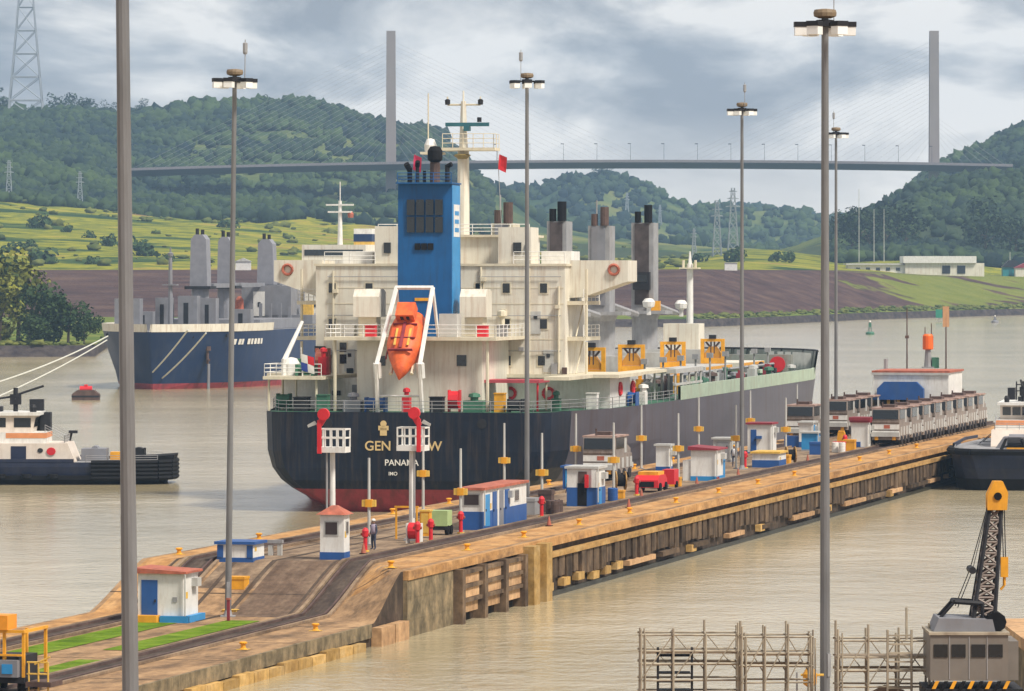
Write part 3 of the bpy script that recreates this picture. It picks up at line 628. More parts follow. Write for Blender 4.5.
for s_ in (-33.6,-30.6): MB().box(s_, s_+2.7, -.6, -.03, -.4, 1.0).build('fender_block', tanp_m, pier)
MB().box(-110,-34,-.18,-.004,.5,1.22).build('stone_edge', stone_m, pier)
for (t0, t1, a, b_) in ((10.2,12.4,-100,-35.5),(6.3,8.2,-54,-33),(6.2,7.4,-100,-60)):
    o = sheet('grass', t0, t1, grass_m, a, b_, .03, None); o.location = (OX,OY,0); o.rotation_euler = (0,0,ANG); tag(o, kind='stuff')
# mooring bollards on both edges
proto = None; n_b = 0
for t_, arr in ((1.5, (-70,-52,-39,-24,-7,7,22,37,52,67,82,97,112,127,142,157)), (16.6, (-47,-15,1,17,32,47,62,77,92,107,122,137))):
    for s_ in arr:
        if proto is None:
            proto = o = thing('bollard', '', 'bollard'); MB().lathe([(.34,0),(.30,.08),(.22,.14),(.21,.42),(.34,.5),(.36,.58),(.25,.66)], n=12).build('post', YELLOW, o); MB().box(-.5,.5,-.5,.5,0,.035).build('base_plate', YELLOW2, o)
        else: o = copy_tree(proto)
        o.location = PL(s_, t_, zp(s_, t_)+.016); o.rotation_euler = (0,0,ANG); o.scale = (.6,)*3
        tag(o, 'yellow mooring bollard on the pier edge facing the near chamber' if t_ < 5 else 'yellow mooring bollard on the pier edge beside the cargo ship', 'bollard', 'bollards on the near pier edge' if t_ < 5 else 'bollards on the far pier edge')

# ------------------------------------------------------------------ hull lofting
def loft(name, st, zs, m, parent, deck_m=None, z_split=None, low_m=None, close_aft=True):
    """st: list of (x, [half breadth at each z], x_offset_per_z or None); returns the hull mesh, boot-top as its own part"""
    n = len(zs)
    def part(nm, lo, hi, mm, cap=None):
        V = []; Fc = []
        w_ = hi-lo+1
        for (x, hb, xo) in st:
            for sd_ in (1, -1):
                for i in range(lo, hi+1): V.append((x + (xo[i] if xo else 0), sd_*hb[i], zs[i]))
        for a in range(len(st)-1):
            for sd_ in (0, 1):
                for i in range(w_-1):
                    p = a*2*w_ + sd_*w_ + i; q = p + 2*w_
                    Fc.append((p, q, q+1, p+1))
        for i in range(w_-1): Fc.append((i, i+1, w_+i+1, w_+i))            # transom
        b0 = (len(st)-1)*2*w_
        for i in range(w_-1): Fc.append((b0+i, b0+i+1, b0+w_+i+1, b0+w_+i))
        return V, Fc, w_
    k = zs.index(z_split) if z_split is not None else 0
    V, Fc, w_ = part(name, k, n-1, m)
    h = MB().add(V, Fc).build(name, m, parent)
    if k:
        V, Fc, w_ = part('boot_top', 0, k, low_m); MB().add(V, Fc).build('boot_top', low_m, parent)
    D = []; Fd = []
    for (x, hb, xo) in st:
        xx = x + (xo[-1] if xo else 0); D += [(xx, hb[-1]*.985, zs[-1]-.05), (xx, -hb[-1]*.985, zs[-1]-.05)]
    for a in range(len(st)-1): Fd.append((2*a, 2*a+2, 2*a+3, 2*a+1))
    MB().add(D, Fd).build('deck', deck_m, parent)
    return h
def rail(parent, pts, h=1.0, m=None, step=1.5, r=.035, nm='railing'):
    mb = MB()
    for a, b_ in zip(pts[:-1], pts[1:]):
        a = Vector(a); b_ = Vector(b_); L = (b_-a).length; n = max(1, int(L/step))
        for k in range(n+1):
            p = a.lerp(b_, k/n); mb.tube(p, p+Vector((0,0,h)), r, n=4)
        for f in (1, .66, .33): mb.tube(a+Vector((0,0,h*f)), b_+Vector((0,0,h*f)), r*.85, n=4)
    return mb.build(nm, m or WHITE, parent)

# ------------------------------------------------------------------ the cargo ship (local frame: x forward from the transom, y to port, z from the water)
ship = thing('cargo_ship', 'large dark hulled bulk cargo ship with blue funnel, seen from its stern beside the pier', 'ship', PL(102.7, 35, 0), 0)
SHA, SHX, SHP = R(80), 1.3, .006
ship.rotation_euler = (0, SHP, SHA); ship.scale = (SHX, 1, 1)
from mathutils import Euler
def SL(x, y, z): return Vector(ship.location) + Euler((0,SHP,SHA)).to_matrix() @ Vector((x*SHX, y, z))
def aft_split():
    zs = [-1.5, 0, 1.9, 2.6, 3.6, 5.0, 8.2]
    st = [(0,[2.2,5.2,8.3,9.1,9.8,10.1,10.2],[2.6,1.2,.3,.12,.05,0,0]), (.7,[2.6,5.9,9.1,9.9,10.7,11.0,11.1],[2.4,1.1,.25,.1,0,0,0]), (2.0,[3.5,6.6,9.8,10.7,11.4,11.8,11.9],[2.2,1.0,.2,.1,0,0,0]),
          (6,[5.5,7.5,10.8,11.5,12.1,12.5,12.7],[1.5,.8,0,0,0,0,0]), (14,[9.5,11.3,13.4,13.8,14.1,14.4,14.6],None), (24,[13,14,15,15.2,15.3,15.4,15.4],None), (32,[15,15.3]+[15.5]*5,None)]
    return zs, st
zs, st = aft_split()
# side plating in paler grey, side light put into the colour; transom and quarter navy
loft('hull', st[:4], zs, NAVY, ship, GREEN, 1.9, BOOT)
fwd = [st[3]] + st[4:] + [(60,[15.5]*7,None),(90,[15.5]*7,None),(112,[15.5]*7,None),(122,[14.2,14.6,14.9,15,15.1,15.2,15.4],None),(129,[11.5,12,12.5,12.8,13.2,13.8,14.6],None),(135,[7,7.4,8,8.4,9,10,12],None),(140,[2.2,2.6,3.2,3.6,4.3,5.6,8.2],[0,0,0,0,.1,.3,.9]),(143,[.15,.2,.25,.3,.4,.9,3.2],[-.6,-.4,-.2,0,.3,.8,1.8]),(144,[.05]*6+[.3],[-.8,-.6,-.3,0,.5,1.1,2.6])]
loft('side_shell', fwd, zs, GREYHULL, ship, GREEN, 1.9, BOOT)
# pale green bulwark along the side, forecastle
mb = MB()
xs2 = [40,50,70,90,112,122,129,133]
hb2 = [15.5,15.5,15.5,15.5,15.5,15.4,14.6,12.95]
for sd_ in (1,-1):
    mb = MB()
    for a in range(len(xs2)-1):
        mb.add([(xs2[a],sd_*(hb2[a]+.02),8.15),(xs2[a+1],sd_*(hb2[a+1]+.02),8.15),(xs2[a+1],sd_*(hb2[a+1]+.02),9.4),(xs2[a],sd_*(hb2[a]+.02),9.4),
                (xs2[a],sd_*(hb2[a]-.25),8.15),(xs2[a+1],sd_*(hb2[a+1]-.25),8.15),(xs2[a+1],sd_*(hb2[a+1]-.25),9.4),(xs2[a],sd_*(hb2[a]-.25),9.4)], [(0,1,2,3),(4,7,6,5),(3,2,6,7)])
    mb.build('bulwark', PALEGREEN, ship)
FG = mat('forecastle_grey_green', (.27,.29,.26), .6, var=.15, dirt=(.22,.12,.08), dirt_amt=.5)
fc = MB(); fcx = [126,130,135,140.5,144,145.6,146.4]; fcb = [14.9,14.0,12,8.6,4.0,1.9,.2]
for sd_ in (1,-1):
    for a in range(len(fcx)-1):
        z0, z1 = 8.15, 11.2; g_ = .5
        fc.add([(fcx[a],sd_*fcb[a],z0),(fcx[a+1],sd_*fcb[a+1],z0),(fcx[a+1]+g_,sd_*(fcb[a+1]+.45),z1),(fcx[a]+g_*.3,sd_*(fcb[a]+.45),z1),
                (fcx[a],sd_*max(.02,fcb[a]-.25),z0),(fcx[a+1],sd_*max(.02,fcb[a+1]-.25),z0),(fcx[a+1]+g_,sd_*(fcb[a+1]+.2),z1),(fcx[a]+g_*.3,sd_*(fcb[a]+.2),z1)], [(0,1,2,3),(4,7,6,5),(3,2,6,7)])
fc.build('forecastle_bulwark', FG, ship)
mb = MB()
for sd_ in (1,-1):
    for a in range(len(fcx)-1): mb.tube((fcx[a]+.3,sd_*(fcb[a]+.35),11.26),(fcx[a+1]+.5,sd_*(fcb[a+1]+.35),11.26),.16,n=5)
mb.build('bulwark_cap', DARK, ship)
mb = MB()
for k in range(9):
    x_ = 127.5+k*1.9; b_ = np.interp(x_, fcx, fcb)
    for sd_ in (1,-1): MB().box(x_,x_+.2,min(sd_*(b_-.9),sd_*(b_-.25)),max(sd_*(b_-.9),sd_*(b_-.25)),8.2,11.0).build('bulwark_stay', LGREY, ship)
MB().box(124.5,125.8,-12.5,12.5,8.16,10.9).build('forecastle_bulkhead', FG, ship)
MB().box(124.4,124.49,-9.5,-8.2,8.2,10.3).build('forecastle_door', GREEN, ship)
MB().lathe([(.9,0),(.9,.2)], n=16).build('life_ring', RED, ship).matrix_local = __import__('mathutils').Matrix.Translation((124.2,-11,9.8)) @ __import__('mathutils').Matrix.Rotation(R(90),4,'Y')
for x_, y_, s_ in ((130,5,1.6),(132,-5,1.7),(136,0,1.3),(128.5,-8,1.1),(139,3,1.0)):
    o = MB().tube((x_,y_-s_*.6,8.9),(x_,y_+s_*.6,8.9),.62,n=12).box(x_-.5,x_+.9,y_-s_*.9,y_-s_*.65,8.16,9.7).box(x_-.5,x_+.9,y_+s_*.65,y_+s_*.9,8.16,9.7).build('winch', GREEN if s_ > 1.2 else BROWNST, ship)

# accommodation
X0 = 14.0; HW = 10.4; XF = 22.5
MB().box(X0,XF,-HW,HW+.75,11.05,20.2).build('deckhouse', CREAM, ship)
for z_ in (13.86, 16.9):                         # side galleries
    MB().box(X0+1,XF-1,-11.9,-HW-.003,z_,z_+.32).build('side_gallery', CREAM2, ship); MB().box(X0+1,XF-1,HW+.755,13.1,z_,z_+.32).build('side_gallery', CREAM2, ship)
    rail(ship, [(X0+1,-11.8,z_+.32),(XF-1,-11.8,z_+.32)]); rail(ship, [(XF-1,13.0,z_+.32),(X0+1,13.0,z_+.32),(X0+1,HW+.8,z_+.32)])
for y_ in (11.6,-10.9):                          # ladders and pillars at the gallery ends
    mb = MB()
    for z_ in (11.05,14.2,17.25): mb.tube((X0+1.3,y_*1.1,z_),(X0+1.3,y_*1.1,z_+2.7),.12,n=6).tube((X0+2.2,y_*.95,z_),(X0+5.0,y_*.95,z_+2.7),.06,n=5).tube((X0+2.2,y_*1.0,z_),(X0+5.0,y_*1.0,z_+2.7),.06,n=5)
    mb.build('ladder', CREAM2, ship)
MB().box(X0+.4,XF+.5,-14.2,14.2,8.16,10.75).build('main_deck_house', WHITE, ship)
MB().box(X0-.8,XF+1.5,-15.2,15.2,10.752,11.04).build('boat_deck', CREAM2, ship)
# wings: box over a tapered bracket
for sd_ in (1,-1):
    MB().prism([(HW+.755,20.7),(15.4,20.7),(15.4,18.9),(14.9,18.75),(11.5,17.55),(HW+.755,17.5)], 'x', X0+2, X0+6) .build('bridge_wing', CREAM, ship) if sd_ == 1 else MB().prism([(-HW-.004,20.7),(-15.4,20.7),(-15.4,18.9),(-14.9,18.75),(-11.5,17.55),(-HW-.004,17.5)], 'x', X0+2, X0+6).build('bridge_wing', CREAM, ship)
    mb = MB()
    import mathutils
    ring = bpy.data.objects
    mb = MB(); n = 14
    for k in range(n):
        a, b_ = 2*math.pi*k/n, 2*math.pi*(k+1)/n
        mb.tube((X0+1.93, sd_*14.2+math.cos(a)*.42, 19.9+math.sin(a)*.42),(X0+1.93, sd_*14.2+math.cos(b_)*.42, 19.9+math.sin(b_)*.42),.13,n=5)
    mb.build('life_ring', REDOR, ship)
MB().box(X0-.1,XF+.2,-HW-.15,HW+.9,20.202,20.4).build('bridge_deck', CREAM2, ship)
rail(ship, [(X0,-HW,20.4),(X0,-6,20.4)]); rail(ship, [(X0,6,20.4),(X0,HW,20.4)])
# wheelhouse with its two aft towers
MB().box(17.5,22.3,-6.4,6.4,20.41,22.7).build('wheelhouse', CREAM, ship)
MB().box(17.2,22.6,-6.7,6.7,22.703,22.9).build('wheelhouse_roof', CREAM2, ship)
MB().box(X0+.3,17.3,3.9,6.1,20.41,23.6).build('port_locker', CREAM, ship); MB().box(X0+.3,17.3,-7.4,-4.6,20.41,23.5).build('starboard_locker', CREAM, ship)
for y0, y1, z0, z1 in ((4.7,5.3,21.3,22.2),(-6.6,-5.9,21.3,22.2),(-7.2,-6.9,21.3,22)): MB().box(X0+.22,X0+.29,y0,y1,z0,z1).build('window', GLASS, ship)
for y_ in (-8.8,8.6): MB().box(18,21.5,y_-1.3,y_+1.3,20.41,21.5).build('deck_locker', WHITE, ship)
rail(ship, [(17.3,-6.6,22.9),(17.3,6.6,22.9)], .9)
# aft face windows
k_ = .0842/.971
def yw(px): return (446-px)*k_
for px, py in [(334,287),(371,287),(481,287),(508,287),(545,287),(334,323),(371,323),(480,323),(508,323),(545,323),(345,347),(345,359),(509,360),(543,360),(352,373)]:
    y_ = yw(px); z_ = CH - (py-260)*.0842; MB().box(X0-.035,X0-.004,y_-.42,y_+.42,z_-.52,z_+.52).build('window_frame', CREAM2, ship); MB().box(X0-.06,X0-.037,y_-.3,y_+.3,z_-.4,z_+.4).build('window', GLASS, ship)
for z_ in (13.95,16.95,18.3):
    MB().box(X0-.02,X0-.003,-HW+.1,HW-.1,z_,z_+.07).build('plate_seam', CREAM2, ship)
for px, py, w_, h_, m in [(330,363,.5,1.6,BROWNST),(322,349,.9,.5,DARK),(556,370,.5,1.2,GREYST),(566,372,.4,.9,BROWNST)]:
    y_ = yw(px); z_ = CH-(py-260)*.0842; MB().box(X0-.2,X0-.004,y_-w_/2,y_+w_/2,z_-h_/2,z_+h_/2).build('wall_fitting', m, ship)
for y_, z0, z1, r_ in ((9.6,11.1,19.8,.09),(3.4,14.3,20.0,.1),(-3.2,14.3,20.1,.08),(-9.9,11.1,18.5,.09),(7.1,11.1,16.5,.07),(-7.4,11.1,20.0,.06)): MB().tube((X0-.12,y_,z0),(X0-.12,y_,z1),r_,n=6).build('wall_pipe', CREAM2, ship)
for y_, z0 in ((8.2,11.05),(-9.0,11.05),(-7.9,14.3)):
    d_ = MB().box(X0-.05,X0-.003,y_-.45,y_+.45,z0+.15,z0+2.05).build('weather_door', LGREY, ship); MB().box(X0-.09,X0-.052,y_-.15,y_+.15,z0+1.4,z0+1.7).build('door_window', GLASS, d_)
for y_, z_ in ((9.9,12.6),(5.6,13.2),(-5.2,16.2),(-9.8,16.6),(9.4,17.9),(2.9,18.6),(-3.4,18.9),(-6.7,13.0)): MB().box(X0-.32,X0-.003,y_-.2,y_+.2,z_,z_+.32).build('wall_lamp', CREAM2 if z_ > 14 else GREYST, ship)
for z_ in (13.0,16.0,19.3):
    mb = MB(); mb.tube((X0-.14,-HW+.3,z_),(X0-.14,-3,z_),.035,n=4); mb.build('cable_run', GREYST, ship); MB().tube((X0-.14,3.2,z_),(X0-.14,HW-.3,z_),.035,n=4).build('cable_run', GREYST, ship)
for y_, h_ in ((5.9,1.5),(-3.1,1.3),(6.4,.9),(-5.6,1.6)): MB().lathe([(.22,0),(.22,h_),(.42,h_+.1),(.40,h_+.5),(.08,h_+.6)], (11.5,y_,14.28), 10).build('deck_vent', CREAM2, ship)
for y_, x_ in ((4.2,6),(-5.2,6.2),(-6.2,9),(6.6,8.5)): MB().cbox(x_,y_,14.283,.8,.8,.9).cbox(x_,y_,15.184,.9,.9,.06).build('deck_locker', random.choice([WHITE,GREYST,RED]), ship)
# engine casing and its decks
MB().box(4.2,X0-.01,-5.6,4.9,8.16,14.0).build('engine_casing', CREAM, ship)
MB().box(3.2,X0-.02,-7.0,7.4,14.003,14.28).build('funnel_deck', CREAM2, ship)
MB().box(4.13,4.19,-4.3,-3.5,11.9,12.8).build('window', GLASS, ship); MB().box(4.13,4.19,2.5,3.1,11.9,12.7).build('window', GLASS, ship)
rail(ship, [(X0-.1,-6.9,14.28),(3.3,-6.9,14.28),(3.3,7.3,14.28),(X0-.1,7.3,14.28)])
MB().box(3.6,X0-1.0,-13.0,-10.9,10.76,11.04).build('side_deck', CREAM2, ship)
for y_ in (-6.2,6.6):
    mb = MB(); mb.tube((3.6,y_,8.16),(3.6,y_,14.0),.14,n=6); mb.build('pillar', CREAM2, ship)
# funnel
fx0, fx1, fy = 7.2, 10.2, 2.28
fun = MB().prism([(fx0,14.29),(fx1+.5,14.29),(fx1,27.0),(fx0+.2,27.0)], 'y', -fy, fy).build('funnel', BLUE, ship)
MB().box(fx0+.25,fx1-.05,-fy-.035,-fy-.004,14.4,26.9).build('side_panel', LBLUE, fun)
MB().box(fx0+.7,fx1-.3,-fy-.055,-fy-.037,22.6,25.3).build('house_mark', WHITE, fun)
for z_, h_ in ((23.0,.35),(23.7,.35),(24.4,.35)): MB().box(fx0+1.0,fx1-.6,-fy-.07,-fy-.057,z_,z_+h_).build('mark_bar', LBLUE, fun)
gx = fx0+.05
for c in range(4):
    for r_ in range(2): MB().box(fx0+.02,fx0+.12,-1.55+c*.8,-.9+c*.8,22.95+r_*1.45,24.25+r_*1.45).build('louvre', GLASS, fun)
for c in range(3): MB().box(fx0+.0,fx0+.1,-.75+c*.55,-.28+c*.55,21.5,22.05).build('louvre', BLACK, fun)
MB().box(fx0-.02,fx0+.08,-.8,.8,17.25,17.5).build('funnel_plate', YELLOW, fun)
MB().box(fx0-.25,fx1+.1,-fy-.1,fy+.1,27.003,27.12).build('funnel_cap', BLUE, fun)
rail(fun, [(fx0,-fy,27.12),(fx0,fy,27.12)], .8, BLUE)
for x_, y_, r_, h_, m in ((8.6,-.55,.42,1.7,BROWNST),(8.4,.9,.16,1.5,DARK),(8.4,1.55,.2,1.2,BLACK),(9.0,-1.5,.2,1.5,DARK),(8.8,.4,.14,1.0,DARK)):
    p = MB().lathe([(r_,0),(r_,h_),(r_*.9,h_+.02)], (x_,y_,27.12), 10).build('exhaust_pipe', m, fun)
MB().lathe([(.30,0),(.62,.25),(.62,1.0),(.4,1.35),(.1,1.4)], (8.6,-.55,28.8), 14).build('spark_arrester', BLACK, fun)
MB().tube((8.4,1.55,28.2),(8.0,1.75,28.7),.24,n=8).build('exhaust_elbow', BLACK, fun); MB().tube((8.4,.9,28.5),(8.1,.8,28.9),.2,n=8).build('exhaust_elbow', BLACK, fun); MB().tube((9,-1.5,28.5),(8.9,-1.9,28.7),.2,n=8).build('exhaust_elbow', BLACK, fun)
# ventilator hoods each side
for y_ in (5.0,-4.05):
    v = MB().prism([(7.4,15.9),(9.6,15.9),(9.6,18.0),(8.9,18.25),(7.9,18.25),(7.4,17.6)], 'y', y_-1.1, y_+1.1).build('vent_hood', CREAM, ship); MB().box(7.8,9.3,y_-.75,y_+.75,14.3,15.89).build('vent_trunk', CREAM2, v)
# free-fall lifeboat on its sloping davit
Mx = mathutils.Matrix
lbM = Mx.Translation((1.9,0,14.1)) @ Mx.Rotation(R(-52),4,'Y')
def boat():
    V=[];Fc=[]; stt = [(-2.9,.65,.55),(-2.6,1.15,.95),(-1.2,1.5,1.25),(.6,1.5,1.25),(1.7,1.12,1.0),(2.8,.55,.6),(3.7,.05,.1)]
    n=14
    for x_, hw, hh in stt:
        for k in range(n):
            a=2*math.pi*k/n; V.append((x_, math.copysign(abs(math.cos(a))**.75,math.cos(a))*hw, math.copysign(abs(math.sin(a))**.85,math.sin(a))*hh))
    for i in range(len(stt)-1):
        for k in range(n): Fc.append((i*n+k,i*n+(k+1)%n,(i+1)*n+(k+1)%n,(i+1)*n+k))
    Fc += [tuple(range(n-1,-1,-1)), tuple(range((len(stt)-1)*n, len(stt)*n))]
    return MB().add(V,Fc)
lb_ = boat().build('lifeboat', ORANGE, ship, True); lb_.matrix_local = Mx.Translation((1.6,.1,13.8)) @ Mx.Rotation(R(180),4,'Z') @ Mx.Rotation(R(52),4,'Y')
MB().box(-2.75,-1.4,-.75,.75,1.0,1.95).build('steering_cupola', ORANGE, lb_)
for y_ in (-.38,.12): MB().box(-1.39,-1.36,y_,y_+.26,1.35,1.75).build('cupola_window', GLASS, lb_)
MB().box(-1.2,1.4,-.12,.12,1.24,1.34).box(-1.4,1.6,-1.46,-1.38,-.08,.1).box(-1.4,1.6,1.38,1.46,-.08,.1).build('grab_rail', DKRED, lb_)
for x_ in (-1.1,.3,1.5): MB().box(x_,x_+.07,-1.0,1.0,1.02,1.285).build('lashing_strap', DKRED, lb_)
for y_ in (-.9,.9): MB().box(-.9,.2,y_-.14,y_+.14,.95,1.12).build('boat_hatch', mat('boat_hatch_orange', (.60,.09,.02), .5), lb_)
for y_ in (-.55,.55): MB().box(-.6,1.1,y_-.09,y_+.09,1.17,1.25).build('reflective_band', YELLOW2, lb_)
dv = MB()
for y_, yb in ((1.55,2.2),(-1.75,-1.5)):
    dv.tube((3.6,y_*.92,18.35),(-.1,yb*.97,12.0),.2,n=6); dv.tube((-.1,yb*.97,12.0),(.6,yb,8.16),.18,n=6); dv.tube((3.6,y_*.92,18.35),(5.0,y_,14.2),.15,n=6)
dv.tube((3.6,1.5,18.35),(3.6,-1.65,18.35),.2,n=6).tube((.0,2.1,12.2),(.3,2.1,11.0),.34,n=6).tube((.0,-1.5,12.2),(.3,-1.5,11.0),.34,n=6).tube((.55,2.2,9.5),(.55,-1.5,9.5),.1,n=5)
dv.build('davit', WHITE, ship)
for y_ in (.95,-.8): MB().tube((4.2,y_,15.6),(-.1,y_,11.3),.16,n=6).build('davit_skid', CREAM2, ship)
for y_ in (-2.6,): MB().box(4.6,6.0,-3.4,-1.9,14.3,16.2).build('davit_winch', LGREY, ship)
# poop deck, left side awning on pillars, flags, provisions crane
MB().box(2.6,X0-.82,7.4,12.4,10.762,11.03).build('poop_awning', CREAM2, ship)
for x_ in (3,7,11):
    for y_ in (8,12): MB().tube((x_,y_,8.16),(x_,y_,10.76),.1,n=6).build('pillar', CREAM2, ship)
MB().box(9,X0+.3,5.1,8.6,8.16,10.74).build('steering_gear_house', WHITE, ship)
MB().box(8.9,8.99,5.5,6.6,8.2,10.2).build('door', MGREY, ship); MB().box(8.9,8.99,7.6,8.3,9.3,9.7).build('vent', DARK, ship)
rail(ship, [(X0-1,12.3,11.04),(2.7,12.3,11.04),(2.7,7.5,11.04)]); rail(ship, [(1.0,10.6,8.2),(.15,9.7,8.2),(.15,-9.7,8.2),(1.0,-10.6,8.2),(6,-12.5,8.2),(14,-14.5,8.2),(38,-15.4,8.2)], .9, GREYST, 2.2, .03); rail(ship, [(1.0,10.6,8.2),(6,12.5,8.2),(14,14.5,8.2)], .9, GREYST, 2.2, .03)
MB().box(5.0,9,-10.2,-4.6,10.50,10.75).build('red_awning', mat('faded_red_canvas', (.42,.07,.09), .8, var=.1), ship)
for x_ in (5.3,8.6): MB().tube((x_,-10.0,8.16),(x_,-10.0,10.5),.09,n=6).build('pillar', RED if x_ < 6 else CREAM2, ship)
MB().lathe([(.8,0),(.8,.9),(.5,1.4),(.1,1.5)], (6,11,11.04), 12).build('capstan_dome', WHITE, ship)
pc = MB().tube((5.4,11.4,11.04),(5.4,11.4,12.4),.25,n=8).tube((5.4,11.4,12.3),(7.6,10.5,15.5),.22,.15,n=6).build('provisions_crane', WHITE, ship)
for i, (x_, y_, z_, a, b_, h_, m) in enumerate([(4.6,9.3,11.04,1.5,1.2,1.0,GREEN),(8,8.8,11.04,.8,.8,1.9,RED),(7,10.2,11.04,1.2,.8,1.3,GREEN),(10,9.4,11.04,.8,.9,2.2,REDOR),(12.4,6.5,11.04,.8,.6,1.9,WHITE),
    (3,9.2,8.16,1.4,1.2,1.1,DARK),(5,11.3,8.16,.9,.9,1.4,GREEN),(2,4.6,8.16,1.3,1.6,1.2,MGREY),(3,7.4,8.16,1,1,1.3,GREEN),(2,2.7,8.16,.9,1.4,1.2,BLUE2),(2.2,.2,8.16,.8,.7,1.6,RED),(2,-2.4,8.16,.9,1.2,1.2,DARK),(3,-3.6,8.16,.7,.8,1.8,RED),(2.4,-5.4,8.16,1.3,1.8,1.2,GREEN),(3,-7.4,8.16,.9,.9,1.5,YELLOW),(2.6,-8.8,8.16,1,1,1.1,DARK),(6.5,-11.3,8.16,.8,.8,1.3,GREEN),(12,-13.2,8.16,1,1,1.3,WHITE),(22,-14.7,8.16,1.4,.6,1.2,BLUE2),(26,-14.8,8.16,1.2,.6,1.4,WHITE)]):
    mb = MB()
    if i % 3 == 0: mb.tube((x_,y_-b_/2,z_+h_*.55),(x_,y_+b_/2,z_+h_*.55),h_*.42,n=10).box(x_-a*.5,x_+a*.5,y_-b_*.62,y_-b_*.5,z_,z_+h_).box(x_-a*.5,x_+a*.5,y_+b_*.5,y_+b_*.62,z_,z_+h_).build('mooring_winch', m, ship)
    elif i % 3 == 1: mb.cbox(x_,y_,z_,a*.9,b_*.9,h_*.8).lathe([(a*.25,h_*.8),(a*.25,h_),(a*.4,h_+.05),(a*.35,h_+.3),(.05,h_+.4)],(x_,y_,z_),8).build('deck_vent', m, ship)
    else: mb.cbox(x_,y_,z_,a*.9,b_*.9,h_).box(x_-a*.5,x_+a*.5,y_-b_*.5,y_+b_*.5,z_+h_,z_+h_+.08).build('deck_locker', m, ship)
fl = MB().tube((3.2,9.2,11.04),(2.7,9.2,13.4),.05,n=5).build('flag_staff', WHITE, ship)
for dz_, dx_, m in ((0,0,LETTERW),(0,.55,RED),(-.75,0,mat('flag_blue',(.03,.06,.30),.7)),(-.75,.55,LETTERW)):
    MB().add([(2.65-.02,9.2-dx_*1.0,12.9+dz_*.9-dx_*.3),(2.62,9.2-dx_-.55,12.75+dz_*.9-dx_*.3),(2.6,9.15-dx_-.55,12.05+dz_*.9-dx_*.3),(2.64,9.15-dx_,12.2+dz_*.9-dx_*.3),(2.68,9.2-dx_,12.9+dz_*.9-dx_*.3),(2.66,9.2-dx_-.55,12.75+dz_*.9-dx_*.3),(2.64,9.15-dx_-.55,12.05+dz_*.9-dx_*.3),(2.67,9.15-dx_,12.2+dz_*.9-dx_*.3)],[(0,1,2,3),(7,6,5,4)]).build('flag', m, fl)
# starboard walkway: rings, pillars, clutter along the main deck
for y_, x_ in ((-14.26,18.5),(-14.26,24)):
    mb = MB(); n = 12
    for k in range(n):
        a, b_ = 2*math.pi*k/n, 2*math.pi*(k+1)/n; mb.tube((x_+math.cos(a)*.5,y_,9.7+math.sin(a)*.5),(x_+math.cos(b_)*.5,y_,9.7+math.sin(b_)*.5),.14,n=5)
    mb.build('life_ring', RED, ship)
for px in (511,549):
    mb = MB(); n = 12; y_ = yw(px)
    for k in range(n):
        a, b_ = 2*math.pi*k/n, 2*math.pi*(k+1)/n; mb.tube((X0+.3,y_+math.cos(a)*.45,9.4+math.sin(a)*.45),(X0+.3,y_+math.cos(b_)*.45,9.4+math.sin(b_)*.45),.14,n=5)
    mb.build('life_ring', RED, ship)
# accommodation ladder and grey gangway frame on the starboard side
gw = MB().box(38,52,-15.45,-13.2,10.6,11.0).box(38,52,-15.4,-15.2,9.5,9.7)
for x_ in (38.5,42,45.5,49,51.5): gw.tube((x_,-15.3,8.2),(x_,-15.3,10.6),.1,n=5).tube((x_,-13.4,8.2),(x_,-13.4,10.6),.1,n=5)
gw.build('gangway_house', LGREY, ship)
MB().box(24.2,44,-14.6,-12.6,10.75,11.0).build('side_walkway', CREAM2, ship)
# signal mast on the wheelhouse roof
ms = MB().tube((20,-.2,22.9),(20,-.2,30.2),.55,.5,10).tube((20,-.2,30.2),(20,-.2,34.5),.40,.22,8).tube((20,-.2,34.5),(20,-.2,35.4),.08,n=5).build('signal_mast', CREAM, ship)
MB().box(19,21,-3.2,1.5,30.2,30.45).build('mast_platform', CREAM2, ms); rail(ms, [(19,1.4,30.45),(19,-3.1,30.45),(21,-3.1,30.45)], 1.2, CREAM2, .8)
MB().box(19.1,20.9,1.6,3.4,29.9,30.1).build('mast_platform', CREAM2, ms); MB().lathe([(.5,0),(.55,.6),(.35,1.1),(.05,1.2)], (20,2.7,30.1), 12).build('satellite_dome', WHITE, ms)
MB().box(19.2,19.5,-2.6,1.2,32.3,32.62).box(19.2,19.8,-.9,-.4,31.9,32.3).build('radar_scanner', mat('radar_teal', (.03,.13,.16), .5), ms)
MB().tube((20,-1.7,34.2),(20,1.2,34.2),.09,n=5).tube((20,1.2,34.2),(20,1.2,34.9),.07,n=5).tube((20,-1.7,34.2),(20,-1.7,34.9),.07,n=5).tube((20,2.9,30.4),(20,2.9,35.2),.06,n=5).build('yard', CREAM2, ms)
MB().lathe([(.22,0),(.24,.4),(.1,.5)], (20,1.2,34.2), 8).lathe([(.22,0),(.24,.4),(.1,.5)], (20,-1.7,34.2), 8).lathe([(.2,0),(.2,.4)], (20,-1.6,32.7), 8).build('nav_lamp', DARK, ms)
MB().lathe([(.4,-.3),(.75,0),(.6,.1)], (19.6,-.2,29.8), 10).build('lamp_cluster', mat('brass', (.20,.15,.05), .5), ms)
for y_, m in ((2.9+1.2,PINK),(-3.4,RED)):
    MB().add([(19.8,y_,29.9),(19.7,y_-.7,29.6),(19.9,y_-.55,28.3),(19.8,y_+.1,28.6),(19.86,y_,29.9),(19.76,y_-.7,29.6),(19.96,y_-.55,28.3),(19.86,y_+.1,28.6)],[(0,1,2,3),(7,6,5,4)]).build('signal_flag', m, ms)
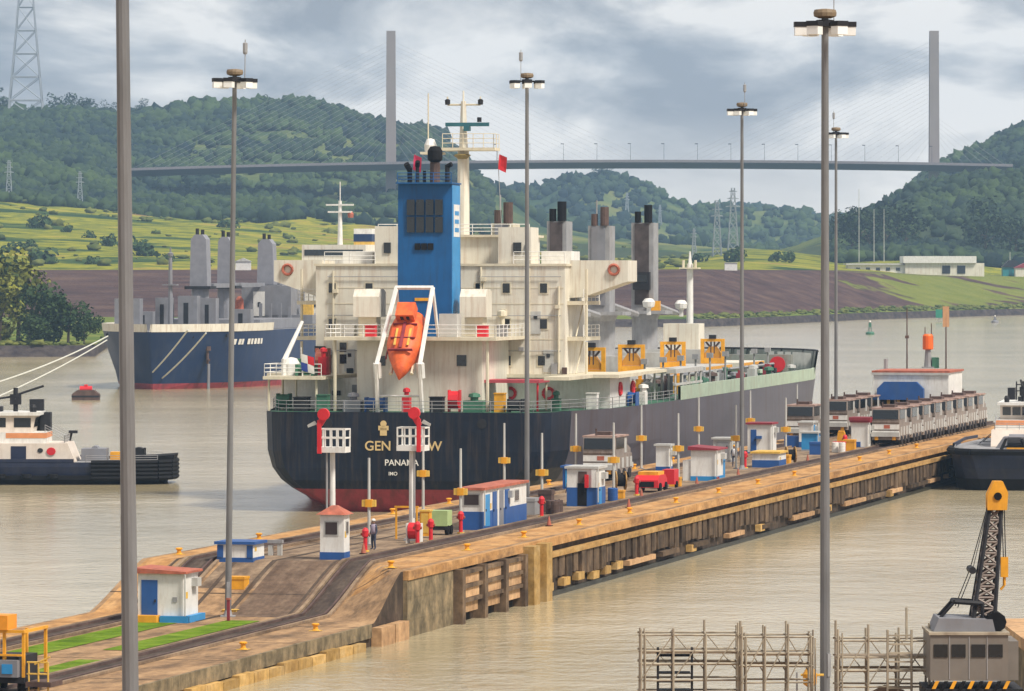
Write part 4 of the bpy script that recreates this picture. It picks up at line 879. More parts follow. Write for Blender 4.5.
MB().tube((20,4.0,30.0),(20,4.0,22.9),.03,n=4).tube((20,-3.2,30.2),(20,-3.6,22.9),.03,n=4).build('halyard', GREYST, ms)
# four deck cranes
cr_spec = [(37,0,25.4,2.0,LGREY),(60,0,26.0,1.9,GREYST),(80,0,25.9,2.2,GREYST),(103,0,26.6,2.4,GREYST)]
for i, (x_, y_, zt, w_, m) in enumerate(cr_spec):
    b = MB().lathe([(1.4,8.1),(1.4,15.0),(1.7,15.6)], (x_,y_,0), 16).build('crane_pedestal', GREYST, ship)
    MB().box(x_-2.2,x_+2.2,y_-2.6,y_+2.6,15.6,15.95).build('crane_platform', GREYST, b)
    MB().box(x_-1.4,x_+1.4,y_-w_/2,y_+w_/2,15.952,zt-1.2).build('crane_house', m if i != 0 else CREAM2, b)
    MB().box(x_-1.5,x_-1.41,y_-w_*.3,y_+w_*.34,16.6,zt-1.3).build('jib_recess', mat('jib_dark_grey_brown', (.075,.06,.06), .7, var=.3) if i in (1,3) else MGREY, b)  # dark grey-brown colour of the crane's aft face
    MB().tube((x_-1.2,y_+w_*.22,zt-1.2),(x_-1.2,y_+w_*.22,zt),.34,n=10).tube((x_-1.2,y_-w_*.25,zt-1.2),(x_-1.2,y_-w_*.25,zt+.7),.44,n=10).build('crane_sheave', BLACK if i in (1,3) else BROWNST, b)
    if i in (0,2): MB().tube((x_,y_+.5,zt-1.2),(x_,y_+.5,zt+1.4),.08,n=5).build('aerial', GREYST, b)
    MB().box(x_-2.1,x_-1.42,y_-.9,y_+.9,18.2,20.1).build('crane_cab', WHITE if i != 3 else DARK, b); MB().box(x_-2.14,x_-2.11,y_-.7,y_+.7,19,19.8).build('crane_window', GLASS, b)
    jb = MB().tube((x_+1.5,y_+.8,16.6),(x_+17,y_+.3,15.6),.3,n=6).tube((x_+1.5,y_-.8,16.6),(x_+17,y_-.3,15.6),.3,n=6)
    for k in range(7): jb.tube((x_+2.5+k*2,y_+.75-.06*k,16.55-.13*k),(x_+3.5+k*2,y_-.75+.06*k,16.5-.13*k),.12,n=4)
    jb.build('crane_jib', GREYST, b)
for x_, y_, z_ in ((106,-3.4,16.6),(99,-1.2,16.8)): MB().lathe([(.15,0),(.6,.2),(.7,.7),(.42,1.05),(.1,1.1)], (x_,y_,z_-.6), 12).box(x_-.2,x_+.2,y_-.2,y_+.2,z_-1.3,z_-.5).build('satellite_dome', WHITE, ship)
MB().box(101,101.6,-2.0,-.8,15.96,17).build('winch_box', YELLOW, ship)
# hatch coamings, covers, foremast
for i, x_ in enumerate((41,64,84,107)):
    L = 16 if i < 3 else 14
    h = MB().box(x_,x_+L,-9.6,9.6,8.12,9.7).build('hatch_coaming', CREAM2, ship); MB().box(x_-.4,x_+L+.4,-10,10,9.703,10.3).build('hatch_cover', CREAM if i % 2 else LGREY, h)
    MB().box(x_+.2,x_+L-.2,-10.06,-10.003,9.8,10.25).build('cover_rim', YELLOW if i in (1,2,3) else LGREY, h)
    for k in range(4): MB().box(x_+1.5+k*3.2,x_+2.1+k*3.2,-10.3,-9.63,8.13,9.68).build('coaming_stay', BROWNST if k % 2 else GREYST, h)
for x_ in (35.5,58.5,81.5,101.5): MB().box(x_,x_+2.0,-7,7,8.12,11.8).build('mast_house', LGREY, ship)
for i in range(22):
    x_ = 40+i*3.8+random.uniform(-1,1); hh = random.uniform(.8,1.9); y_ = -random.uniform(11.6,14.0); m = random.choice([GREEN,BROWNST,DKRED,MGREY,DARK,LGREY,PALEGREEN])
    (MB().cbox(x_,y_,8.16,random.uniform(.6,1.6),.8,hh).cbox(x_,y_,8.16+hh,.5,.5,.3) if i % 2 else MB().lathe([(.3,0),(.3,hh),(.55,hh+.05),(.5,hh+.35),(.1,hh+.45)],(x_,y_,8.16),8)).build('deck_vent' if i % 2 == 0 else 'deck_locker', m, ship)
for i in range(26):
    x_ = 38+i*3.2+random.uniform(-.8,.8); y_ = random.choice([-11.2,-10.9,-10.6,-11.6]); z_ = 8.16; hh = random.uniform(.8,1.9); m = random.choice([GREEN,BROWNST,GREYST,CREAM2,YELLOW,LGREY,DARK])
    (MB().cbox(x_,y_,z_,random.uniform(.5,1.3),.7,hh).cbox(x_,y_,z_+hh,.3,.3,.35) if i % 3 else MB().tube((x_,y_,z_),(x_,y_,z_+hh),.18,n=8).tube((x_-.5,y_,z_+hh),(x_+.5,y_,z_+hh),.22,n=8)).build('deck_gear', m, ship)
for x_ in (40,49,58,66,74,83,92,101,110): MB().tube((x_,-12.2,8.16),(x_,-12.2,11.9),.1,n=6).box(x_-.3,x_+.3,-12.5,-11.9,11.4,11.9).build('deck_light', GREYST, ship)
for y_, z_ in ((-11.2,9.2),(-10.9,9.9)): MB().tube((26,y_,z_),(122,y_,z_),.16,n=6).build('deck_pipe', random.choice([GREYST,BROWNST]), ship)
fm = MB().tube((130,0,8.1),(130,0,21.2),.42,.36,10).tube((130,0,21.2),(130,0,22.6),.22,.08,6).build('foremast', WHITE, ship)
MB().box(129.2,130.8,-1.1,1.1,20.6,20.75).tube((129.6,.7,20.7),(129.6,.7,21.6),.15,n=6).tube((129.6,-.7,20.7),(129.6,-.7,21.6),.15,n=6).build('mast_platform', CREAM2, fm)
MB().box(110,113.5,-4.6,-.7,8.12,14.5).build('mast_house', CREAM, ship)
# stern lettering and emblem
TR = Mx.Rotation(R(-90),4,'Z') @ Mx.Rotation(R(90),4,'X')
def stern(px, py): return ((402-px)*.0814/.971, CH-(py-260)*.0814)
for s_, px, py, sz, m in (('GEN',378,446.5,.98,GOLD),('W',434.5,446.5,.98,GOLD),('PANAMA',401.5,463,.62,LETTERW),('IMO',393,474,.36,LETTERW)):
    y_, z_ = stern(px, py); text_mesh('lettering', s_, sz*1.12, m, ship, Mx.Translation((-.03,y_,z_)) @ TR, .012)
y_, z_ = stern(383.5, 429)
em = MB().box(-.05,-.005,y_-.28,y_+.28,z_-.55,z_+.1).box(-.05,-.005,y_-.42,y_+.42,z_-.12,z_+.25)
em.tube((-.05,y_,z_+.42),(-.005,y_,z_+.42),.26,n=12).build('emblem', GOLD, ship)
for y_ in (-6.6,6.2): MB().tube((-.04,y_,7.3),(-.002,y_,7.3),.4,n=12).build('fairlead', DARK, ship)
# four yellow cargo grabs standing on the hatches
for i, (x_, lab) in enumerate(((37.0,'yellow cargo grab nearest the white superstructure of the ship'),(55.6,'second yellow cargo grab from the white superstructure'),(77,'third yellow cargo grab from the superstructure, just left of the white foremast'),(100,'yellow cargo grab farthest forward, right of the white foremast'))):
    p = ship.matrix_basis if False else None
    s0, t0 = 102.7+x_, 35-7.6
    g = thing('cargo_grab', lab, 'grab', SL(x_, -7.9, 10.33), SHA, 'yellow grabs on the hatch covers'); g.scale = (1.2,1.22,1.2)
    MB().box(-.1,.25,-1.05,-.75,0,2.2).box(-.1,.25,.75,1.05,0,2.2).box(-.1,.25,-.74,.74,1.95,2.2).box(-.1,.25,-.74,.74,0,.5).build('frame', YELLOW, g)
    MB().prism([(-.72,.52),(.72,.52),(.72,.9),(.3,1.5),(-.3,1.5),(-.72,.9)], 'x', 0, .9).build('bucket', mat('dull_orange', (.60,.27,.025), .6, var=.2), g)
    MB().tube((.1,-.6,1.93),(.1,0,1.2),.09,n=5).tube((.1,.6,1.93),(.1,0,1.2),.09,n=5).tube((.05,-.15,1.95),(.05,-.15,.9),.08,n=5).tube((.05,.15,1.95),(.05,.15,.9),.08,n=5).build('linkage', BROWNST, g)
    MB().box(-.2,.3,-.3,.3,2.2,2.55).build('head_block', DARK, g)

# ------------------------------------------------------------------ second ship, bow towards the camera
NAVY2 = mat('blue_hull_paint', (.005,.026,.09), .5, var=.12, scale=.3, dirt=(.035,.05,.09), dirt_amt=.4, dirt_scale=(.3,.3,.04))
HG = math.atan2(-.98, -.2)
s2 = thing('moored_ship', 'blue hulled cargo ship with grey deck cranes moored bow-on across the channel', 'ship', (wx(152,795), 795, 0), HG)
def l2(L, y=0): return (-L, y)
zs2 = [-1.5, 0, .9, 3, 6, 9.2]
st2 = [(.1,[.1,.1,.15,.2,.3,.4],[-.6,-.4,-.2,.2,.9,1.9]), (-2,[.8,1.4,1.7,2.4,3.4,4.7],[0,0,0,.1,.4,1]), (-6,[2.6,4.2,4.8,5.8,7.2,8.8],None), (-12,[6,8,8.7,9.6,10.7,11.6],None), (-20,[9.5,11,11.4,11.9,12.4,12.8],None), (-32,[12,12.8,13,13,13,13],None), (-120,[12.5,13,13,13,13,13],None), (-138,[8,10.5,11,11.8,12.4,12.6],None)]
h2 = loft('hull', st2, zs2, NAVY2, s2, MGREY, .9, BOOT)
for p in h2.data.polygons: p.use_smooth = len(p.vertices) == 4 and p.normal.x > -.95
mb = MB(); fcx = [(2.05,.42),(-1,4.75),(-6,8.85),(-12,11.65),(-20,12.85),(-27,13.02)]
for sd_ in (1,-1):
    for (a, ya), (b_, yb) in zip(fcx[:-1], fcx[1:]):
        mb.add([(a,sd_*ya,9.15),(b_,sd_*yb,9.15),(b_,sd_*(yb+.15),10.4),(a,sd_*(ya+.15),10.4),(a,sd_*max(.01,ya-.25),9.15),(b_,sd_*(yb-.25),9.15),(b_,sd_*(yb-.1),10.4),(a,sd_*max(.01,ya-.1),10.4)],[(0,1,2,3),(4,7,6,5),(3,2,6,7)])
mb.build('bulwark', CREAM, s2)
def hull_pt(L, z, sd_=1, off=.04):
    xs_ = [-a for a, *_ in st2]; hb = [np.interp(z, zs2, h) for _, h, _ in st2]
    y0 = np.interp(L, xs_, hb); y1 = np.interp(L+.4, xs_, hb); n_ = Vector(((y1-y0)*1.0/.4*1, 1, 0)).normalized()
    return Vector((-L, sd_*y0, z)) + Vector((n_.x, sd_*n_.y, 0))*off
for i, (L, w_) in enumerate(((10.6,.8),(11.9,.8),(13.0,.7),(15.2,.9),(16.5,.7),(17.7,.8),(18.9,.8),(20.2,.8))):
    a, b_ = hull_pt(L, 7.0), hull_pt(L+w_, 7.0); c, d = hull_pt(L+w_, 7.9), hull_pt(L, 7.9)
    a2, b2, c2, d2 = hull_pt(L,7.0,1,.1), hull_pt(L+w_,7.0,1,.1), hull_pt(L+w_,7.9,1,.1), hull_pt(L,7.9,1,.1)
    MB().add([a,b_,c,d,a2,b2,c2,d2],[(4,5,6,7),(0,1,5,4),(1,2,6,5),(2,3,7,6),(3,0,4,7)]).build('hull_lettering', LETTERW, s2)
an = hull_pt(6.5, 5.2, 1, .35); MB().tube(an+Vector((0,0,1.0)), an-Vector((0,0,1.2)), .22, n=6).tube(an+Vector((-.9,-.3,-.6)), an+Vector((.9,.5,-.6)), .22, n=6).tube(an+Vector((0,.05,1.6)), an+Vector((0,.05,.9)), .5, n=8).build('anchor', BROWNST, s2)
MB().tube(an+Vector((0,.2,-1.2)), an+Vector((.2,.2,-5.3)), .25, n=5).build('anchor_stain_plate', MGREY, s2)
for sd_ in (1,-1):
    for L, z_ in ((3.5,8.4),(9,8.5)): p = hull_pt(L, z_, sd_, .06); MB().box(p.x-.4,p.x+.4,p.y-.1,p.y+.1,z_-.25,z_+.25).build('fairlead', DARK, s2)
fm = MB().tube((-11,0,9),(-11,0,21),.42,.3,8).tube((-11,0,21),(-11,0,22.6),.14,n=5).box(-11.6,-10.4,-1.2,1.2,16.5,16.7).lathe([(.4,0),(.5,.5),(.1,.7)],(-11,0,21.2),8).build('foremast', MGREY, s2)
for L, y_, w_, h_ in ((8,-6.4,4.2,5.2),(13,-1.8,2.6,5.3),(14,2.0,3.2,5.6),(16,4.9,2.6,5.2),(20,-7,3,3),(20,9.5,3,3.4)):
    b = MB().box(-L-2,-L,y_-w_/2,y_+w_/2,9.2,9.2+h_).build('deck_vent_house', MGREY, s2); MB().box(-L+.003,-L+.03,y_-w_*.2,y_+w_*.05,9.6,9.2+h_*.8).build('door', DARK, b)
for i, (L, zt, w_, y_) in enumerate(((29.4,24.8,3.0,0),(46,24.5,2.5,0),(73.7,24.2,3.0,0))):
    b = MB().lathe([(1.45,9),(1.45,15.8)], (-L,y_,0), 14).build('crane_pedestal', MGREY, s2)
    MB().box(-L-2,-L+1.8,y_-2.2,y_+2.2,15.8,16.3).build('crane_platform', DARK, b)
    MB().prism([(-w_/2,16.301),(w_/2,16.301),(w_/2*.86,zt-.8),(w_*.22,zt),(-w_*.22,zt),(-w_/2*.86,zt-.8)], 'x', -L-1.4, -L+1.2).build('crane_house', mat('crane_blue_grey', (.235,.24,.275), .55, var=.08), b)
    MB().tube((-L,y_-.5,zt),(-L,y_-.5,zt+1.0),.3,n=8).tube((-L,y_+.4,zt),(-L,y_+.4,zt+.8),.3,n=8).build('crane_sheave', DARK, b)
    MB().box(-L-19,-L-1.5,y_+1.1,y_+1.9,16.0,16.7).box(-L-19,-L-1.5,y_-1.9,y_-1.1,16.0,16.7).build('crane_jib', MGREY, b)
MB().box(-72,-62,-1.5,7.2,9.2,16.2).build('deck_structure', MGREY, s2); MB().box(-61.98,-61.9,.6,2.6,11,15.2).build('white_panel', WHITE, s2)
MB().box(-61.9,-61.85,1.4,1.9,12.6,13.4).build('panel_mark', DARK, s2)
for y_ in np.arange(-8, 9, 1.7): MB().box(-60,-59.6,y_,y_+.5,9.2,13.2).build('hatch_stay', MGREY, s2)
MB().box(-90,-62,-11,11,9.2,11.2).build('hatch_cover', MGREY, s2); MB().box(-58,-30,-10,10,9.2,10.8).build('hatch_cover', MGREY, s2)
MB().lathe([(.5,0),(.75,.8),(.7,2.8),(.3,3.4)], (-58,-.8,11), 10).build('red_float', REDOR, s2)
MB().box(-58,-57,-4.2,-3.0,9.2,14).build('yellow_locker', YELLOW2, s2); MB().box(-67,-66,8,10,11.2,13.4).build('yellow_locker', YELLOW2, s2)
MB().box(-138,-122,-12,12,9.2,20.6).build('superstructure', CREAM, s2)
MB().box(-134,-123,-6,6,20.61,23.4).build('wheelhouse', CREAM, s2); MB().box(-122.98,-122.9,-5.5,5.5,21.4,22.5).build('wheelhouse_window', GLASS, s2)
MB().box(-121.98,-121.9,-11,11,12,12.9).box(-121.98,-121.9,-11,11,15,15.9).build('cabin_window', GLASS, s2)
MB().box(-137,-133,1.4,4.8,20.61,24.0).build('funnel', YELLOW2, s2); MB().box(-137.02,-132.96,1.36,4.84,24.003,25.4).build('funnel_band', NAVY2, s2); MB().box(-137,-133,1.4,4.8,25.403,26.4).build('funnel_top', WHITE, s2)
m2 = MB().tube((-128,0,23.4),(-128,0,31.5),.5,.3,8).tube((-128,0,31.5),(-128,0,35),.1,n=5).box(-128.6,-127.4,-2.2,2.2,29.3,29.6).box(-127.9,-127.6,-2.6,2.6,30.6,30.9).build('signal_mast', WHITE, s2)
MB().lathe([(.5,0),(.6,.7),(.2,1.2)], (-128,2,28.4), 8).build('mast_lamp', REDOR, m2)
def rope(name, pts, r, label, group=None, m=None):
    mb = MB()
    for a, b_ in zip(pts[:-1], pts[1:]): mb.tube(a, b_, r, n=5)
    o = mb.build(name, m or mat('pale_rope', (.62,.62,.56), .8, var=.1), None); tag(o, label, 'rope', group); return o
def sag(a, b_, sg, n=12):
    a, b_ = Vector(a), Vector(b_); return [a.lerp(b_, i/n) - Vector((0,0,sg*4*(i/n)*(1-i/n))) for i in range(n+1)]
def at(px, py, D): return (wx(px,D), D, wz(py,D))
rope('mooring_line', sag(at(188,330,772), at(136,388,806), .5), .13, 'left of two pale ropes slanting down across the blue bow', 'lines from the blue ship')
rope('mooring_line', sag(at(206,333,770), at(149,388,804), .6), .13, 'right of two pale ropes slanting down across the blue bow', 'lines from the blue ship')
rope('mooring_line', sag(at(108,336,790), at(-60,398,640), .9), .10, 'upper of two pale ropes running from the blue bow off the left edge', 'lines from the blue ship')
rope('mooring_line', sag(at(107,340,790), at(-60,420,600), .7), .09, 'lower of two pale ropes running from the blue bow off the left edge', 'lines from the blue ship')

# ------------------------------------------------------------------ tugboats, mooring barrel
TUGB = mat('tug_hull_blue', (.014,.022,.055), .5, var=.15, scale=.8, dirt=(.05,.05,.06), dirt_amt=.4)
TUGW = mat('tug_house_cream', (.70,.62,.54), .5, var=.06, dirt=(.42,.30,.22), dirt_amt=.35)
def make_tug(label, loc, rz, fender=True):
    t = thing('tugboat', label, 'tugboat', loc, rz, 'tugboats')
    zs_ = [-1, 0, .7, 1.3, 1.9, 2.4]
    st_ = [(0,[2.0,2.3,2.5,2.7,2.9,3.1],[-.9,-.5,-.2,0,0,0]), (-1,[3,3.3,3.5,3.7,3.9,4.0],None), (-3.5,[3.9,4.2,4.4,4.6,4.7,4.8],None), (-8,[4.5,4.7,4.8,4.9,5,5],None), (-22,[4.5,4.7,4.8,4.9,5,5],None), (-27,[3.8,4,4.2,4.3,4.4,4.4],None)]
    loft('hull', st_, zs_, TUGB, t, GREYST, .7, BLACK)
    mb = MB()
    for i in range(5 if fender else 1):
        z_ = .7+i*.42 if fender else 2.35; pts_ = [(-7,-5.0),(-3.5,-4.85),(-1,-4.1),(.15,-3.0),(.45,-1.2),(.45,1.2),(.15,3.0),(-1,4.1),(-3.5,4.85),(-7,5.0)]
        for a, b_ in zip(pts_[:-1], pts_[1:]): mb.tube((*a,z_),(*b_,z_),.27,n=6)
    mb.build('bow_fender', BLACK, t)
    if fender: MB().prism([(-4.2,2.42),(.35,2.42),(.5,3.1),(-1.2,2.95),(-4.2,2.75)],'y',-2.7,2.7).build('bow_block', BLACK, t)
    for sd_ in (1,-1): MB().box(-27,-7,sd_*5.02-.16,sd_*5.02+.16,.55,1.0).build('rubbing_strake', BLACK, t)
    bw = MB()
    for (a, ya), (b_, yb) in zip([(-27,4.4),(-22,5),(-9,5)], [(-22,5),(-9,5),(-8.6,5)]):
        for sd_ in (1,-1): bw.add([(a,sd_*ya,2.35),(b_,sd_*yb,2.35),(b_,sd_*yb,2.75),(a,sd_*ya,2.75),(a,sd_*(ya-.15),2.35),(b_,sd_*(yb-.15),2.35),(b_,sd_*(yb-.15),2.75),(a,sd_*(ya-.15),2.75)],[(0,1,2,3),(4,7,6,5),(3,2,6,7)])
    bw.build('bulwark', TUGB, t)
    rail(t, [(-7.5,4.7,2.4),(-3.5,4.5,2.4),(-1,3.7,2.4)], .7, GREYST); rail(t, [(-7.5,-4.7,2.4),(-3.5,-4.5,2.4),(-1,-3.7,2.4)], .7, GREYST)
    h = MB().prism([(-24,2.0),(-8.6,2.0),(-8.6,2.4),(-9.3,4.35),(-24,4.35)], 'y', -3.4, 3.4).build('deckhouse', TUGW, t)
    for sd_ in (1,-1):
        for x_ in (-14.5,-21): MB().box(x_,x_+1.4,sd_*3.4-.04,sd_*3.4+.04,2.35,4.05).build('door', TUGB, h)
        for x_ in (-11.8,-17.5,-19): MB().tube((x_,sd_*3.36,3.6),(x_,sd_*3.45,3.6),.26,n=10).build('porthole', GLASS, h)
        MB().tube((-10.8,sd_*3.36,3.5),(-10.8,sd_*3.5,3.5),.42,n=12).build('life_ring', RED, h)
        MB().box(-18.2,-16.8,sd_*3.16-.05,sd_*3.16+.05,4.5,5.5).build('crest_panel', DKRED, t)
    up = MB().box(-23,-11.3,-3.1,3.1,4.352,5.5).build('upper_house', WHITE, t)
    MB().box(-15,-11.28,-3.12,3.12,4.9,5.45).build('orange_band', mat('tug_orange', (.70,.28,.12), .5), up)
    rail(t, [(-11.4,-3,5.52),(-9.6,-3,4.4),(-9.6,3,4.4),(-11.4,3,5.52)], .8, GREYST)
    wh_ = MB().prism([(-19.2,5.51),(-12.6,5.51),(-12.3,7.3),(-19.2,7.3)], 'y', -2.6, 2.6).build('wheelhouse', TUGW, t)
    for sd_ in (1,-1):
        for x_ in (-18.6,-16.6,-14.3): MB().box(x_,x_+1.55,sd_*2.6-.03,sd_*2.6+.03,6.05,7.05).build('window', GLASS, wh_)
    for y_ in (-2.3,-1.1,.1,1.3): MB().add([(-12.50,y_,6.05),(-12.50,y_+1.0,6.05),(-12.32,y_+1.0,7.05),(-12.32,y_,7.05),(-12.46,y_,6.05),(-12.46,y_+1,6.05),(-12.28,y_+1,7.05),(-12.28,y_,7.05)],[(4,5,6,7),(0,1,5,4),(2,3,7,6)]).build('window', GLASS, wh_)
    MB().box(-19.6,-11.9,-2.9,2.9,7.303,7.65).build('wheelhouse_roof', WHITE, wh_)
    for sd_ in (1,-1):
        e_ = MB().box(-13.3,-12.0,sd_*2.3-.45,sd_*2.3+.45,5.52,8.9).build('exhaust_casing', DARK, t) if sd_ == 1 else MB().box(-24.5,-23.2,-2.7,-1.8,4.36,9).build('exhaust_casing', DARK, t)
    mm_ = MB().tube((-14.4,0,7.65),(-14.4,0,10.2),.24,n=6).tube((-14.4,0,9.4),(-11.8,0,10.4),.14,n=6).tube((-14.4,0,9.3),(-18.5,0,8.6),.12,n=5).tube((-14.4,-.9,9.0),(-14.4,.9,9.0),.07,n=5).build('mast', DARK, t)
    MB().box(-14.9,-13.9,-.35,.35,8.4,9.5).build('fire_monitor', DARK, mm_); MB().tube((-18,.6,7.65),(-18,.6,11.6),.03,n=4).build('aerial', GREYST, t); MB().box(-16.6,-15.6,-.7,.7,7.66,8.2).build('radar_box', DARK, t)
    MB().tube((-19,1.2,7.66),(-19,1.2,10.0),.09,n=5).tube((-19,-1.2,7.66),(-19,-1.2,10.0),.09,n=5).tube((-19,-1.2,9.6),(-19,1.2,9.6),.08,n=5).tube((-19,0,9.6),(-26,0,5.6),.035,n=4).build('aft_rig', DARK, t)
    MB().lathe([(.3,0),(.34,.5),(.2,.8)], (-12.6,-1.8,7.66), 8).build('searchlight', DARK, t); MB().box(-12.25,-11.3,1.2,2.9,5.52,7.5).build('equipment_rack', DARK, t)
    MB().tube((-3,-.8,3.2),(-3,.8,3.2),.62,n=12).box(-3.6,-2.4,-1.1,-.85,2.35,3.7).box(-3.6,-2.4,.85,1.1,2.35,3.7).build('winch', DARK, t)
    MB().box(-8.2,-5.9,-1.6,1.6,2.35,3.7).tube((-7,-1,3.7),(-7,1,3.7),.3,n=8).build('deck_machinery', MGREY, t); MB().box(-5.6,-4.6,-.7,.9,2.35,3.3).build('rope_bin', YELLOW, t)
    MB().tube((-9.6,2.6,4.4),(-9.4,2.6,5.4),.1,n=5).box(-9.7,-8.9,2.3,2.9,5.2,5.5).build('searchlight', DARK, t)
    for k in range(6):
        for sd_ in (1,-1): MB().lathe([(.25,-.2),(.5,-.2),(.5,.2),(.25,.2)], (-10.5-k*2.4, sd_*5.25, .95), 10).build('tyre_fender', BLACK, t)
    return t
t1 = make_tug('dark blue and cream tugboat cut by the left edge of the photo', (wx(178,459)-.9, 463, 0), 0)
t1.scale = (1,1,.86)
t2 = make_tug('dark blue tugboat with white wheelhouse seen bow-on at the right edge', (44.6, 446, 0), R(-99), False); t2.scale = (1.2,1.2,1.0)
def reshape(o):
    for ch in o.children:
        if ch.type == 'MESH':
            for v in ch.data.vertices:
                if v.co.z > 2.8 or ch.name.split('.')[0] in ('deckhouse','wheelhouse','window','upper_house'): v.co.y *= .62
                if v.co.z > 0: v.co.z = v.co.z*1.5 if v.co.z < 2.4 else 3.6+(v.co.z-2.4)*.74
        reshape(ch)
reshape(t2)
by = thing('mooring_buoy', 'big dark barrel mooring buoy with red top floating before the blue ship', 'buoy', (wx(86,735), 735, 0))
MB().prism([(-2,-.6),(2,-.6),(2,.9),(1.2,1.5),(-1.2,1.5),(-2,.9)], 'y', -1.2, 1.2).build('body', BROWNST, by)
MB().tube((-.9,0,1.6),(.9,0,1.6),.5,n=10).box(-.25,.25,-.3,.3,1.9,2.3).build('red_top', RED, by); MB().box(-2.03,2.03,-1.23,1.23,.45,.7).build('rubbing_band', DARK, by)

# ------------------------------------------------------------------ tall floodlight masts
def make_mast(H, label, loc, rz=0, r0=.19):
    t = thing('floodlight_mast', label, 'mast', loc, rz, 'tall floodlight masts')
    MB().tube((0,0,0),(0,0,H*.33), r0*1.04, r0*.95, 12).tube((0,0,H*.33),(0,0,H*.66), r0*.93, r0*.84, 12).tube((0,0,H*.66),(0,0,H), r0*.82, r0*.72, 12).build('pole', GALV, t)
    MB().box(-.4,.4,-.4,.4,-.02,.06).tube((0,0,.06),(0,0,.35), r0*1.5, r0*1.05, 10).build('base_flange', GREYST, t)
    MB().box(-r0*.5,r0*.5,-r0*1.15,-r0*.9,1.0,1.9).build('access_door', GREYST, t)
    MB().lathe([(.25,H-.28),(.44,H-.2),(.46,H-.06),(.42,H+.06),(.1,H+.1)], n=14).build('mast_cap', mat('mast_cap_brass', (.22,.16,.10), .6), t)
    rg = MB().lathe([(.24,H-.62),(.36,H-.6),(.36,H-.35),(.24,H-.33)], n=12)
    for k in range(6):
        a = k*math.pi/3+.26; rg.tube((.2*math.cos(a),.2*math.sin(a),H-.48),(1.0*math.cos(a),1.0*math.sin(a),H-.48),.05,n=5)
    rg.build('head_frame', DARK, t)
    for k in range(6):
        a = k*math.pi/3+.26; c, s = math.cos(a), math.sin(a)
        def box_at(r0_, r1_, w_, z0, z1): return [(c*r-s*q, s*r+c*q, z) for z in (z0,z1) for r, q in ((r0_,-w_),(r1_,-w_),(r1_,w_),(r0_,w_))]
        F6 = [(0,3,2,1),(4,5,6,7),(0,1,5,4),(1,2,6,5),(2,3,7,6),(3,0,4,7)]
        fl_ = MB().add(box_at(.72,1.22,.26,H-.62,H-.42), F6).build('floodlight', DARK, t)
        MB().add(box_at(.74,1.20,.24,H-.95,H-.623), F6).build('lens', LAMPW, fl_)
    MB().tube((.55,0,H-.4),(.55,0,H+1.7),.025,n=4).lathe([(.09,H+.9),(.13,H+1.0),(.13,H+1.5),(.05,H+1.55)],(.55,0,0),8).build('antenna', GREYST, t)
    return t
masts = [(133,134,3.2,32,'thickest nearest steel mast at left with its head above the frame'),(228,272,None,29.7,'floodlight mast on the lower pier beside the grass, left of the blue funnel'),(527,342,3.6,29.7,'floodlight mast rising in front of the white superstructure of the cargo ship'),
         (742,406,3.6,29.7,'floodlight mast in front of the forecastle of the cargo ship'),(836,482,3.6,29.7,'farthest floodlight mast, half hidden just right of a nearer one'),(825,197,3.2,27.2,'nearest whole floodlight mast at right standing by the scaffolding')]
for x_, D, z_, H, lab in masts:
    X = wx(x_, D)
    if z_ is None: z_ = 1.2
    mt = make_mast(H, lab, (X, D, z_), .1*x_, .17 if D > 250 else (.225 if D < 150 else .195))
    if x_ < 300: mt.rotation_euler = (0, -.0116 if x_ == 133 else .0125, 0)
# yellow lamp housing hanging on the nearest right mast
o = thing('work_lamp', 'orange yellow lamp housing on a bracket low on the right mast', 'lamp', (wx(810,195), 195, 3.2))
MB().tube((.55,.2,1.2),(-.35,.2,1.2),.05,n=5).build('bracket', YELLOW2, o); MB().lathe([(.12,.75),(.26,.85),(.28,1.25),(.16,1.45),(.04,1.5)], (0,.1,0), 12).build('housing', YELLOW, o); MB().tube((-.5,.2,-.0),(-.5,.2,1.3),.04,n=5).build('stand', GREYST, o)

# ------------------------------------------------------------------ short lamp posts with yellow boxes along the pier
def lamp_post(s_, t_, label, group, box_z=2.5, H=5.2, first=[None]):
    if first[0] is None:
        o = first[0] = thing('lamp_post', label, 'lamp post')
        MB().tube((0,0,0),(0,0,H),.105,.075,8).build('pole', LGREY, o)
        b = MB().box(-.12,.12,-.42,.42,box_z-.2,box_z+.2).build('lamp_box', YELLOW2, o); MB().box(-.15,.15,-.2,.2,box_z-.23,box_z+.23).build('lamp_cover', YELLOW, b)
        MB().box(-.2,.2,-.2,.2,0,.08).build('foot', GREYST, o)
    else: o = copy_tree(first[0])
    o.location = PL(s_, t_, zp(s_,t_)+.007); o.rotation_euler = (0,0,ANG); o['label'] = label; o['group'] = group
    return o
far_l = ['lamp post on the far edge before the ship name, right of a red arrow signal','lamp post on the far edge right of the small white and blue long hut roof','lamp post on the far edge left of the silver locomotive','lamp post on the far edge just left of the white booth with blue base','lamp post on the far edge behind the shed with dark red roof','lamp post on the far edge beside the tall booth with blue door','lamp post at the far end near the ship bow']
for i, s_ in enumerate((37.7,60.6,83.5,107,130,153,176)): lamp_post(s_, 16.0, far_l[i], 'lamp posts on the far pier edge')
mid_l = ['lamp post on the pier below the letter G of the ship name','lamp post standing by the dark end of the blue and white long hut','lamp post left of the square blue and white kiosk','lamp post in front of the silver locomotive','lamp post right of the narrow white booth','lamp post right of the white shed with dark red roof','lamp post at the low blue and white container','lamp post near the far right locomotives']
